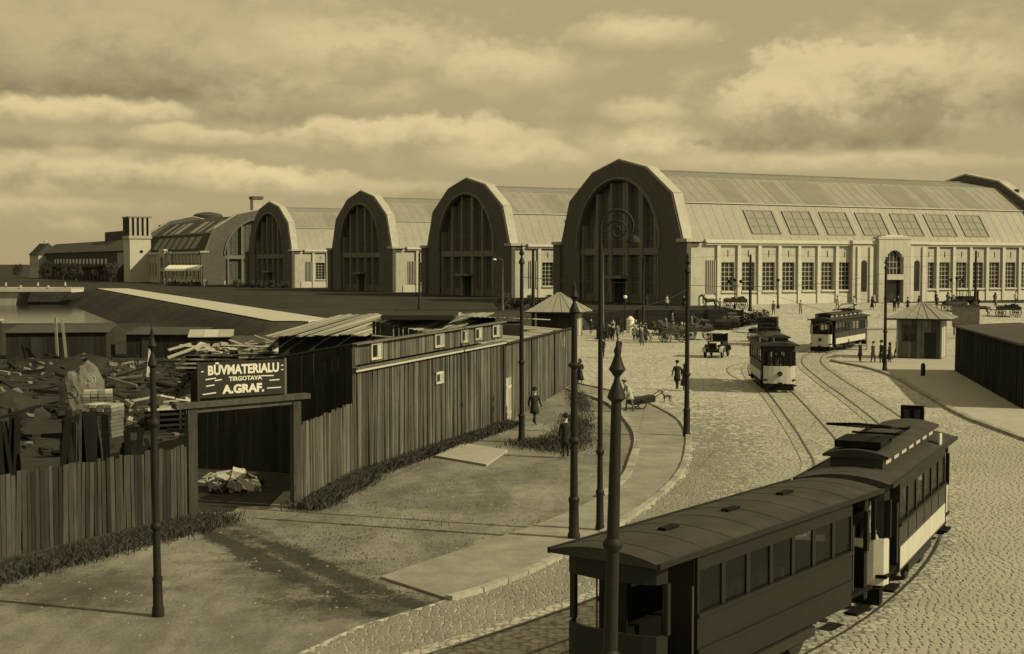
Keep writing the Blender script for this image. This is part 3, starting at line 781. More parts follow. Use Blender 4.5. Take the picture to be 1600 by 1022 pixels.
# gate
gt = empty('yard_gate', (0, 0, 0), 0, 'open yard gateway of two squared timber posts and heavy lintel', 'gate')
gd = (GR-GL).normalized(); ga = math.atan2(gd.y, gd.x); gn = Vector((gd.y, -gd.x))
slab('post', 'wood', gt, (GL.x, GL.y, 1.72), (.30, .30, 3.5), (0, 0, ga)); slab('post', 'wood', gt, (GR.x, GR.y, 1.75), (.28, .28, 3.5), (0, 0, ga))
p = GL-gd*.55; q = GR+gd*.45; beam('lintel', 'wood', gt, (p.x, p.y, 3.58), (q.x, q.y, 3.66), .42, .16)
p = GL-gd*.2; q = GR+gd*.1; beam('lintel', 'wood', gt, (p.x, p.y, 3.42), (q.x, q.y, 3.50), .22, .16)
# sign
sgc = (GL+GR)/2-gd*.05; sw, sh = 2.95, 1.12
sg = empty('shop_sign', (sgc.x, sgc.y, 4.34), ga, 'black sign board lettered BŪVMATERIALU TIRGOTAVA A.GRAF above the yard gate', 'sign')
slab('board', 'signblack', sg, (0, 0, 0), (sw, .05, sh)); 
for x in (-sw/2-.03, sw/2+.03): slab('side_batten', 'wood', sg, (x, .01, -.03), (.06, .07, sh+.12))
for zz in (-.5, .0, .5): slab('backing_rail', 'wood', sg, (0, .06, zz), (sw-.1, .06, .08))
slab('brace', 'wood', sg, (-1.0, .45, -.1), (.07, 1.0, .07), (R(-20), 0, 0)); slab('brace', 'wood', sg, (1.0, .45, -.1), (.07, 1.0, .07), (R(-20), 0, 0))
def text(body, size, x, z, parent, bold=.012, width=None, name='lettering'):
    cu = bpy.data.curves.new('t', 'FONT'); cu.body = body; cu.size = size; cu.align_x = 'CENTER'; cu.align_y = 'CENTER'; cu.extrude = .004; cu.offset = bold
    cu.resolution_u = 3
    o = bpy.data.objects.new('t', cu); C.objects.link(o); bpy.context.view_layer.update()
    me = bpy.data.meshes.new_from_object(o.evaluated_get(bpy.context.evaluated_depsgraph_get()))
    bpy.data.objects.remove(o); me.materials.clear(); me.materials.append(M['signwhite'])
    r = link(name, me, parent, (x, -.031, z)); r.rotation_euler = (R(90), 0, 0)
    if width:
        xs_ = [v.co.x for v in me.vertices]; r.scale = (width/(max(xs_)-min(xs_)), 1, 1)
    return r
text('BŪVMATERIALU', .40, .03, .29, sg, .016, 2.45)
text('TIRGOTAVA', .19, .08, .0, sg, .006, 1.15)
text('A.GRAF.', .36, .02, -.33, sg, .018, 1.45)
for x, z, wd in ((-1.1, .04, .35), (-.85, -.01, .25), (.85, .05, .45), (-1.12, -.17, .28), (-1.15, -.42, .45), (1.1, -.1, .35), (1.08, -.35, .5), (1.38, .36, .08), (1.38, .22, .08), (-1.38, .28, .08)):
    slab('painted_stroke', 'signwhite', sg, (x, -.03, z), (wd, .006, .035), (0, rnd.uniform(-.12, .05), 0))
# fence between gate and shed
fr = empty('board_fence', (0, 0, 0), 0, 'short board fence between the gate post and the tall shed', 'fence')
fence_run(fr, GR+Vector((.12, .3)), SC+Vector((-.02, -.05)), (0, 0), (2.72, 2.80), 'wood')
p, q = GR, SC; beam('rail', 'wooddark', fr, (p.x-.05, p.y, 1.9), (q.x-.07, q.y, 1.9), .06, .12)
# shed
sh_ = empty('timber_shed', (0, 0, 0), 0, 'tall two tier plank shed with small white framed windows and lean-to roof', 'shed')
fence_run(sh_, SC, SE, (0, 0), (3.98, 4.10), 'wood', .13, .2, jag=.0)
fence_run(sh_, SC, SE, (4.18, 4.30), (4.95, 5.10), 'wood', .14, .24, jag=.0)
for k in range(34):          # cover battens
    f = (k+.5)/34; m = SC.lerp(SE, f)+sn*.03
    if k % 3 != 1: slab('batten', 'woodl', sh_, (m.x, m.y, 2.0+.06*f), (.045, .03, 3.9), (0, 0, math.atan2(sd_.y, sd_.x)))
p = SC+sn*.10-sd_*.1; q = SE+sn*.10+sd_*.1
beam('ledge_board', 'wood', sh_, (p.x, p.y, 4.08), (q.x, q.y, 4.20), .26, .05); beam('ledge_fascia', 'woodpale', sh_, (p.x+sn.x*.06, p.y+sn.y*.06, 4.00), (q.x+sn.x*.06, q.y+sn.y*.06, 4.12), .03, .12)
beam('eave_board', 'wood', sh_, (p.x, p.y, 4.98), (q.x, q.y, 5.13), .2, .05)
DEP = 7.0
A0 = SC+sp_*.04; A1 = SC+sp_*DEP; B1 = SE+sp_*DEP
b = MB(); zs = 1.25
b.hexa([(A0.x, A0.y, 4.96), (SE.x+sp_.x*.04, SE.y+sp_.y*.04, 5.11), (B1.x, B1.y, 5.11-zs), (A1.x, A1.y, 4.96-zs),
        (A0.x, A0.y, 5.03), (SE.x+sp_.x*.04, SE.y+sp_.y*.04, 5.18), (B1.x, B1.y, 5.18-zs), (A1.x, A1.y, 5.03-zs)])
b.build('roof', M['felt'], sh_)
fence_run(sh_, A1, SC, (0, 0), (4.93-zs, 4.93), 'wooddark', .22, .3, jag=0, name='end_plank', y_off=0)  # end wall turned from the sun; its shade is put into darker planks
fence_run(sh_, SE, B1, (0, 0), (5.08-zs, 5.08), 'wooddark', .22, .3, jag=0, name='end_plank')
beam('corner_post', 'wood', sh_, (SC.x+sn.x*.02, SC.y+sn.y*.02, 0.01), (SC.x+sn.x*.02+.001, SC.y+sn.y*.02, 4.98), .12, .12)
def sh_window(f, z, w_, h_):
    m = SC.lerp(SE, f)+sn*.03; ang = math.atan2(sd_.y, sd_.x)
    e = empty('window', (m.x, m.y, z), ang); e.parent = sh_
    # local: x along the wall, -y towards the street
    slab('pane', 'glass', e, (0, .0, 0), (w_-.1, .02, h_-.1))
    for s in (-1, 1):
        slab('frame', 'woodpale', e, (s*(w_/2), -.03, 0), (.10, .06, h_+.1)); slab('frame', 'woodpale', e, (0, -.03, s*h_/2), (w_+.1, .058, .10))
    slab('frame', 'woodpale', e, (w_*.08, -.02, 0), (.05, .04, h_-.1))
    slab('shutter', 'woodpale', e, (w_*.28, -.035, 0), (w_*.34, .02, h_-.12))
sh_window(.115, 4.62, .95, .58); sh_window(.50, 4.68, .95, .52); sh_window(.68, 4.70, .8, .5); sh_window(.79, 4.72, .9, .5); sh_window(.935, 4.74, 1.0, .5)
sh_window(.50, 3.05, .8, .42)
# far fence beyond the shed, with a pale door
ff = empty('board_fence', (0, 0, 0), 0, 'long board fence running from the shed towards the square, pale planks at its foot', 'fence')
fence_run(ff, SE+sd_*.15, FE, (0, 0), (4.0, 3.75), 'wood', .16, .26, jag=.03)
p = SE+sd_*.2+sn*.06; q = FE+sn*.06; beam('cap_rail', 'wooddark', ff, (p.x, p.y, 4.02), (q.x, q.y, 3.77), .2, .07)
for f in (.0, .33, .66, .995): m = SE.lerp(FE, f)+sn*.05; slab('post', 'woodl', ff, (m.x, m.y, 2.0), (.14, .12, 3.9), (0, 0, math.atan2(sd_.y, sd_.x)))
fdv = (FE-SE).normalized(); fnv = Vector((fdv.y, -fdv.x))
dr = empty('door', tuple((SE+fdv*1.3+fnv*.05).to_3d()), math.atan2(fdv.y, fdv.x)); dr.parent = ff
for k in range(5): slab('plank', 'woodpale', dr, (-.5+.25*k, 0, 1.15), (.235, .03, 2.25))
slab('brace', 'woodpale', dr, (0, -.03, .5), (1.2, .03, .12)); slab('brace', 'woodpale', dr, (0, -.03, 1.8), (1.2, .03, .12))
sh_w = empty('fence_window', tuple((SE+fdv*19+fnv*.05).to_3d()+Vector((0, 0, 3.05))), math.atan2(fdv.y, fdv.x)); sh_w.parent = ff
slab('pane', 'glass', sh_w, (0, 0, 0), (.9, .03, .5)); slab('frame', 'woodpale', sh_w, (-.5, -.02, 0), (.12, .06, .7)); slab('frame', 'woodpale', sh_w, (.5, -.02, 0), (.12, .06, .7))
# roof of a store behind the far fence
rs = empty('store_shed', (0, 0, 0), 0, 'low store shed with grey boarded roof behind the long board fence', 'shed')
a = SE+fdv*.6+(-fnv)*.4; c = FE-fdv*1.0+(-fnv)*.4
nb = 22
for k in range(nb):
    m0 = a.lerp(c, (k+.5)/nb); m1 = m0-fnv*6.5
    beam('roof_board', 'roofboard', rs, (m0.x, m0.y, 3.88-.22*k/nb), (m1.x, m1.y, 4.35-.2*k/nb), (c-a).length/nb-.02, .05)
m1, m2 = a-fnv*6.3, c-fnv*6.3
MB().hexa([(a.x, a.y, 0), (c.x, c.y, 0), (m2.x, m2.y, 0), (m1.x, m1.y, 0), (a.x, a.y, 3.8), (c.x, c.y, 3.58), (m2.x, m2.y, 4.05), (m1.x, m1.y, 4.25)]).build('wall', M['wooddark'], rs)
# open store with pale board roof inside the yard
os_ = empty('open_store', (0, 0, 0), 0, 'open sided store under a ragged roof of pale loose boards', 'shed')
nb = 40
L0 = Vector((-12.6, 71.5)); L1 = Vector((-3.6, 74.5)); back = Vector((2.6, 8.8))
for k in range(nb):
    f = (k+.5)/nb; p = L0.lerp(L1, f); ex = rnd.uniform(-.7, .3); q = p+back*(1+rnd.uniform(-.03, .06)); p = p-back.normalized()*(-ex+.0)
    beam('roof_board', 'roofboard', os_, (p.x, p.y, 4.20+rnd.uniform(-.05, .05)), (q.x, q.y, 5.0+rnd.uniform(-.04, .04)), 9.4/nb*.96, .04)
b = MB(); L0b, L1b = L0+back, L1+back
b.hexa([(L0.x+.3, L0.y+.8, 0), (L1.x, L1.y+.8, 0), (L1b.x, L1b.y-.8, 0), (L0b.x, L0b.y-.8, 0), (L0.x+.3, L0.y+.8, 4.1), (L1.x, L1.y+.8, 4.1), (L1b.x, L1b.y-.8, 4.75), (L0b.x, L0b.y-.8, 4.75)])
b.build('wall', M['wooddark'], os_)
b = MB(); bx_ = atd(595, 510, 79); b.box(-7.2, -3.2, 75.5, 83.2, 4.9, 5.15); b.build('gable_board', M['wooddark'], os_)
os2 = empty('lean_to', (0, 0, 0), 0, 'small lean-to with pale board roof next to the tall shed', 'shed')
for k in range(16):
    p = Vector((-3.1+.28*k, 77+.25*k)); q = p+Vector((1.2, 6))
    beam('roof_board', 'roofboard', os2, (p.x, p.y, 5.05-.02*k), (q.x, q.y, 4.75-.02*k), .27, .04)
MB().box(-2.8, .6, 78, 83, 0, 4.5).build('wall', M['wooddark'], os2)

# yard clutter -----------------------------------------------------------
def plank_stack(loc, rz, n, L, H, W, label, mname='woodpale', messy=.3):
    e = empty('timber_stack', loc, rz, label, 'timber stack')
    z = 0; rows = 0
    while z < H:
        nn = 6
        for k in range(nn):
            y = -W/2+W*(k+.5)/nn
            slab('plank', mname if z > H*.62 else 'wooddark', e, (rnd.uniform(-messy, messy), y, z+.06), (L*rnd.uniform(.8, 1.05), W/nn*.93, .10), (0, 0, rnd.uniform(-.05, .05)))
        z += .26; rows += 1
        for x in (-L*.35, 0, L*.35): slab('spacer', 'wooddark', e, (x, 0, z-.07), (.1, W, .13))
    for k in range(n):
        slab('loose_plank', mname, e, (rnd.uniform(-L*.5, L*.5), rnd.uniform(-W*.5, W*.5), z+rnd.uniform(0, .35)), (rnd.uniform(1.0, L*.6), rnd.uniform(.2, .5), .07), (rnd.uniform(-.3, .3), rnd.uniform(-.35, .35), rnd.uniform(0, 3.1)))
    return e
plank_stack((-13.6, 83.5, 0), R(12), 26, 6.2, 2.7, 2.6, 'tall timber stack topped with jumbled pale boards behind the sign')
plank_stack((-18.4, 85.0, 0), R(-6), 18, 4.0, 2.5, 2.4, 'lower stack of pale planks next to the tallest jumbled stack')
plank_stack((-16.2, 66.0, 0), R(30), 6, 3.0, 1.3, 1.6, 'small dark timber stack with a few pale boards left of the sign', 'woodpale')
def rock(name, loc, size, label, mname='stone', seed=1, cat='stone heap'):
    bm = bmesh.new(); bmesh.ops.create_icosphere(bm, subdivisions=4, radius=1)
    for v in bm.verts:
        n = v.co.normalized(); d = 1+.32*mnoise.noise(n*1.3+Vector((seed, 0, 0)))+.14*mnoise.noise(n*3.7+Vector((0, seed, 0)))+.06*mnoise.noise(n*9)
        v.co = Vector((n.x*size[0], n.y*size[1], max(-.25, n.z)*size[2]))*d
    me = bpy.data.meshes.new(name); bm.to_mesh(me); bm.free(); me.materials.append(M[mname])
    o = link(name, me, None, loc); return tag(o, label, cat)
rock('stone_heap', (-23.6, 75.5, .1), (1.35, 1.3, 2.35), 'big grey lump of stone standing among the yard rubble', seed=3)
coil = MB()
coil.tube([Vector((math.cos(t*.5)*(.07+.009*t), .012*t-.2, math.sin(t*.5)*(.07+.009*t))) for t in range(0, 30)], .025, 6)
tag(coil.build('wire_coil', M['woodpale'], None, (-22.75, 73.9, 1.7)), 'coil of pale wire leaning on the grey stone', 'wire coil')
def rubble(loc, n, rx, ry, h, label, mn='rubble'):
    e = empty('rubble_pile', loc, 0, label, 'rubble pile')
    for k in range(n):
        a = rnd.uniform(0, 6.28); r = math.sqrt(rnd.random()); z = h*(1-r)*rnd.uniform(.6, 1)
        s = rnd.uniform(.18, .5)
        slab('stone', mn if rnd.random() < .62 else 'wooddark', e, (rx*r*math.cos(a), ry*r*math.sin(a), z+s*.2), (s*1.3, s, s*.6), (rnd.uniform(-.5, .5), rnd.uniform(-.5, .5), rnd.uniform(0, 3)))
    rk = MB().lathe([(rx*1.05, 0), (rx*.75, h*.35), (rx*.35, h*.75), (.05, h*.95)], 14); o = rk.build('earth_core', M['yard'], e); o.scale = (1, ry/rx, 1)
    return e
rubble((-18.3, 68.5, 0), 60, 2.2, 1.6, 1.9, 'heap of pale broken stone behind the dark fence')
rubble((-16.6, 73.8, 0), 50, 2.0, 1.6, 2.3, 'higher rubble heap next to the jumbled timber stacks')
rubble((-26.6, 72, 0), 40, 2.2, 2.0, 1.6, 'rubble heap at the foot of the big grey stone', 'stone')
rubble((-10.0, 48.6, 0), 70, 1.25, .8, .55, 'mound of pale gravel seen through the open gateway')
rubble((-31, 100, 0), 60, 4.0, 2.4, 1.5, 'long low rubble heap before the dark yard shacks', 'stone')
# crates and brick stacks
for (x, y, z, s, l) in ((-21.2, 70.3, 0, (1.4, 1.0, 1.7), 'square brick stack beside the grey stone'), (-18.9, 63.4, 0, (1.5, 1.1, 1.55), 'brick stack just behind the fence top')):
    e = empty('brick_stack', (x, y, z), rnd.uniform(-.3, .3), l, 'brick stack')
    nz = int(s[2]/.17)
    for k in range(nz):
        for i in range(4):
            slab('brick_course', 'rubble' if k > nz-3 else 'stone', e, (-s[0]/2+s[0]*(i+.5)/4+rnd.uniform(-.02, .02), rnd.uniform(-.03, .03), .085+.17*k), (s[0]/4*.93, s[1], .15))
# yard shacks further back
def shack(x, y, w_, d_, h_, rz, label, roof='felt', wall='wooddark', slope=.35):
    e = empty('yard_shack', (x, y, 0), rz, label, 'shack')
    nb = max(4, int(w_/.45))
    for k in range(nb): slab('plank', wall, e, (-w_/2+w_*(k+.5)/nb, -d_/2, h_/2), (w_/nb-.02, .06, h_-.02))
    MB().hexa([(-w_/2, -d_/2+.05, 0), (w_/2, -d_/2+.05, 0), (w_/2, d_/2, 0), (-w_/2, d_/2, 0), (-w_/2, -d_/2+.05, h_-.05), (w_/2, -d_/2+.05, h_-.05), (w_/2, d_/2, h_+slope), (-w_/2, d_/2, h_+slope)]).build('wall', M[wall], e)
    for k in range(max(3, int(w_/.9))):
        n_ = max(3, int(w_/.9)); x0 = -w_/2-.2+(w_+.4)*(k+.5)/n_
        beam('roof_board', roof, e, (x0, -d_/2-.25, h_+.0), (x0, d_/2+.2, h_+slope+.07), (w_+.4)/n_-.02, .06)
    slab('door', 'woodl', e, (-w_*.2, -d_/2-.05, min(h_-.2, 1.9)/2), (.9, .04, min(h_-.2, 1.9)))
    return e
shack(-38, 116, 8, 5, 2.3, R(8), 'broad dark shack at the back of the yard')
shack(-29.5, 118, 6, 4, 2.0, R(-4), 'mid sized dark shack with a low felt roof by the canal', wall='yard' if False else 'wooddark')
shack(-24.5, 112, 3.2, 3, 2.1, R(10), 'narrow dark shack behind the fence line', 'roofboard')
shack(-47, 118, 5, 4, 2.7, R(3), 'tall shack with pale patched boards at the yard edge', 'roofboard', 'woodl')
shack(-18.4, 104, 5, 4, 2.0, R(14), 'dark shack behind the jumbled timber stacks')
def propped(x, y, rz, n, w_, h_, label):
    e = empty('plank_bundle', (x, y, 0), rz, label, 'plank bundle')
    for k in range(n):
        hh = h_*rnd.uniform(.78, 1.06); slab('plank', 'tar' if rnd.random() < .75 else 'woodl', e, (-w_/2+w_*k/n, rnd.uniform(-.25, .25), hh/2-.02), (rnd.uniform(.14, .3), .05, hh), (rnd.uniform(-.14, .06), rnd.gauss(0, .05), rnd.uniform(-.3, .3)))
    slab('crossbar', 'wooddark', e, (0, .34, h_*.6), (w_*1.1, .08, .12)); 
    for s_ in (-1, 1): slab('stake', 'wooddark', e, (s_*w_*.5, .42, h_*.35), (.1, .1, h_*.7))
    return e
propped(-15.1, 48.6, R(35), 16, 1.5, 2.75, 'dark upright bundle of tarred planks close behind the fence left of the gate')
propped(-18.3, 48.2, R(50), 18, 2.2, 2.75, 'ragged row of propped planks behind the fence, farther from the gate')
propped(-13.2, 47.6, R(25), 5, .6, 2.3, 'few short planks propped behind the fence beside the tarred bundle')
lf = empty('yard_rail_fence', (0, 0, 0), 0, 'low pale board fence crossing the yard in front of the shacks', 'fence')
for k in range(12):
    p = Vector((-44+1.9*k, 104+.2*k)); beam('board', 'woodl', lf, (p.x, p.y, .62), (p.x+1.85, p.y+.2, .62+rnd.uniform(-.03, .03)), .04, .22)
    slab('post', 'wooddark', lf, (p.x, p.y+.08, .45), (.1, .1, .95))
# tall split boards leaning in the yard
for x, y, l, tx, ty, lab in ((-37.2, 112.2, 3.6, .1, .02, 'pale plank leaning upright against the broad dark shack'), (-36.6, 112.3, 3.5, .16, -.05, 'second pale plank leaning on the broad dark shack'), (-25.6, 97, 2.8, -.08, .1, 'curved pale post standing alone in the yard')):
    tag(slab('leaning_plank', 'woodpale', None, (x, y, l/2), (.22, .05, l), (tx, ty, rnd.uniform(-.3, .3))), lab, 'plank')

# ------------------------------------------------------------------ poles and lamps
def pole(name, loc, H, r, label, group='cast iron street poles', finial=True, rings=(1.18, 2.9), plinth=1.2, tilt=(0, 0), cat='pole', m='iron'):
    r *= .78
    e = empty(name, loc, 0, label, cat, group); e.rotation_euler = (tilt[0], tilt[1], 0)
    b = MB(); b.lathe([(r*2.1, 0), (r*2.1, .18), (r*1.75, .25), (r*1.6, plinth-.15), (r*1.75, plinth-.08), (r*1.75, plinth)], 14); b.build('plinth', M[m], e, smooth=True)
    top = H-.95 if finial else H
    b = MB(); b.lathe([(r*1.35, plinth), (r*1.2, rings[1]), (r*.95, top)], 14); b.build('shaft', M[m], e, smooth=True)
    for z in rings:
        if z > plinth+.02 or True:
            MB().lathe([(r*1.3, z-.10), (r*1.9, z-.03), (r*1.9, z+.03), (r*1.3, z+.10)], 14).build('ring', M[m], e, smooth=True)
    if finial:
        MB().lathe([(r*.9, top), (r*1.75, top+.06), (r*1.5, top+.14), (r*.6, top+.32), (r*.5, top+.38), (r*1.6, top+.50), (r*1.2, top+.56), (r*.55, top+.72), (r*.75, top+.78), (r*.35, top+.86), (r*.08, top+.95)], 14).build('finial', M[m], e, smooth=True)
    return e
pole('tram_pole', (1.46, 20.8, 0), 6.85, .105, 'thick cast iron pole with pointed double finial beside the tram trailer', rings=(2.0, 3.72), plinth=2.0, tilt=(0, R(1.2)))
pole('tram_pole', (-8.03, 30.9, 0), 6.6, .085, 'dark iron pole standing before the fence left of the gate', rings=(2.05, 4.4), plinth=.9, finial=True, tilt=(0, R(-.6)))
p1 = pole('tram_pole', (1.79, 39.5, 0), 7.5, .11, 'iron pole with stout plinth on the pavement by the crook topped lamp post', rings=(1.18, 2.9), plinth=1.18)
MB().lathe([(.12, 5.0), (.17, 5.05), (.17, 5.1), (.12, 5.15)], 12).build('ring', M['iron'], p1, smooth=True)
lp = pole('lamp_post', (2.62, 40.7, 0), 8.55, .085, 'slender lamp post ending in a large shepherd crook scroll', None, False, (1.2, 2.4), 1.2, cat='lamp post')
b = MB(); cr = .48
b.tube([(0, 0, 8.5), (0, 0, 9.1)]+[(cr-cr*math.cos(t_*math.pi/10), 0, 9.1+cr*math.sin(t_*math.pi/10)) for t_ in range(1, 11)]+[(2*cr-.02*k, 0, 9.1-.10*k) for k in range(1, 3)], .045, 8); b.build('crook', M['iron'], lp, smooth=True)
b = MB(); b.tube([(.50+(.06+.013*k)*math.cos(k*.45), 0, 8.98+(.06+.013*k)*math.sin(k*.45)) for k in range(22)], .028, 6); b.build('scroll', M['iron'], lp)
b = MB(); b.lathe([(.03, 8.85), (.12, 8.8), (.24, 8.62), (.22, 8.6), (.03, 8.6)], 12, (2*cr, 0, 0)); b.build('lamp_shade', M['iron'], lp)
pole('tram_pole', (.43, 61.2, 0), 8.9, .105, 'tall iron pole at the grass edge in front of the plank shed', rings=(1.2, 3.6), plinth=1.2)
pole('tram_pole', (8.06, 63.2, 0), 8.5, .115, 'iron pole on the kerb corner of the pavement beside the street', rings=(1.25, 2.9), plinth=1.25)
pole('tram_pole', (27.4, 100.9, .1), 8.4, .12, 'iron pole on the island kerb next to the kiosk', rings=(1.2, 2.9), plinth=1.2)
def thin_pole(x, y, H, r, label, m='ironl', arm=False, group='thin poles on the market square'):
    z = zf(x, y); e = empty('pole', (x, y, z), 0, label, 'pole', group)
    MB().lathe([(r*1.8, 0), (r*1.6, .6), (r*1.15, .7), (r, H*.6), (r*.8, H-.15), (r*1.1, H-.1), (r*.2, H)], 8).build('shaft', M[m], e, smooth=True)
    if arm:
        MB().tube([(0, 0, H-.2), (-.4, 0, H+.1), (-.9, 0, H+.12)], .05, 6).build('arm', M[m], e); MB().lathe([(.03, H+.1), (.2, H), (.25, H-.1), (.02, H-.1)], 10, (-.95, 0, 0)).build('lamp_shade', M['signwhite'], e)
    return e
thin_pole(-11.5, 171, 7.0, .14, 'thin pole in front of the second gable, rising beyond the shed roof', 'iron', False)
thin_pole(-1.15, 166, 6.2, .12, 'thin lamp pole with short arm beside the second gable', 'ironl', True)
thin_pole(2.3, 150, 9.5, .17, 'dark pole standing next to the hipped roof pavilion', 'iron')
thin_pole(9.9, 150, 9.1, .14, 'pale pole in front of the skylit hall, left of its doorway', 'ironl')
thin_pole(14.3, 150, 8.8, .14, 'dark thin pole in front of the skylit hall, right of its doorway', 'iron')
thin_pole(30.3, 175, 7.4, .17, 'thick dark pole before the first side windows of the skylit hall', 'iron')
thin_pole(62.3, 185, 7.6, .17, 'dark pole before the side windows beyond the portal', 'iron')
def candelabra(x, y, H, label, arms=3, globe='iron'):
    z = zf(x, y); e = empty('lamp_post', (x, y, z), 0, label, 'lamp post', 'square lamp posts')
    MB().lathe([(.22, 0), (.2, .5), (.09, .6), (.06, H)], 8).build('shaft', M['iron'], e, smooth=True)
    for k in range(arms):
        dx = 0 if arms == 1 else (-.75+1.5*k/(arms-1)); zz = H+(.1 if dx == 0 else -.1)
        if dx: MB().tube([(0, 0, H-.7), (dx*.7, 0, H-.6), (dx, 0, zz-.25)], .04, 6).build('arm', M['iron'], e)
        MB().lathe([(.04, -.25), (.2, -.12), (.24, 0), (.18, .15), (.03, .22)], 10, (dx, 0, zz)).build('globe', M[globe], e, smooth=True)
    return e
candelabra(28.5, 176, 3.6, 'three globe lamp post before the slatted corner window of the skylit hall')
candelabra(35.2, 182, 3.7, 'single globe lamp post before the skylit hall side wall', 1)
candelabra(58.5, 181, 4.0, 'three globe lamp post beyond the portal near the billboard')
candelabra(13.5, 164, 3.9, 'single white globe lamp post before the dark retaining wall', 1, 'globe')

# overhead wires
def wire(a, b_, sag, label):
    a = Vector(a); b_ = Vector(b_); pts = [a.lerp(b_, k/10)-Vector((0, 0, sag*4*(k/10)*(1-k/10))) for k in range(11)]
    m = MB(); m.tube(pts, .012, 4); return tag(m.build('overhead_wire', M['iron']), label, 'wire', 'overhead tram wires')
wire((8.06, 63.2, 7.0), (27.4, 100.9, 7.3), .4, 'thin span wire from the kerb corner pole to the island pole')
wire((2.3, 150, 11.0-2), (30.3, 175, 9.2), .5, 'thin span wire across the front of the skylit hall')
wire((30.3, 175, 9.3), (62.3, 185, 9.3), .5, 'thin span wire along the skylit hall side wall')
wire((27.4, 100.9, 7.8), (62.3, 185, 9.2), .6, 'thin wire from the island pole past the kiosk roof')

for ti, tr in enumerate(tracks):
    c = [p for p in smooth_poly(tr, 7) if 44 < p.y < 146]; m = MB(); m.tube([(p.x, p.y, 5.9) for p in c], .009, 4)
    tag(m.build('overhead_wire', M['iron']), ['contact wire strung above the outer tram track', 'contact wire strung above the inner tram track'][ti], 'wire', 'overhead tram wires')
wire((1.79, 39.5, 6.6), (8.06, 63.2, 6.8), .3, 'thin wire from the stout plinth pole to the kerb corner pole')
wire((.43, 61.2, 7.4), (8.06, 63.2, 7.2), .15, 'thin cross wire between the shed pole and the kerb corner pole')
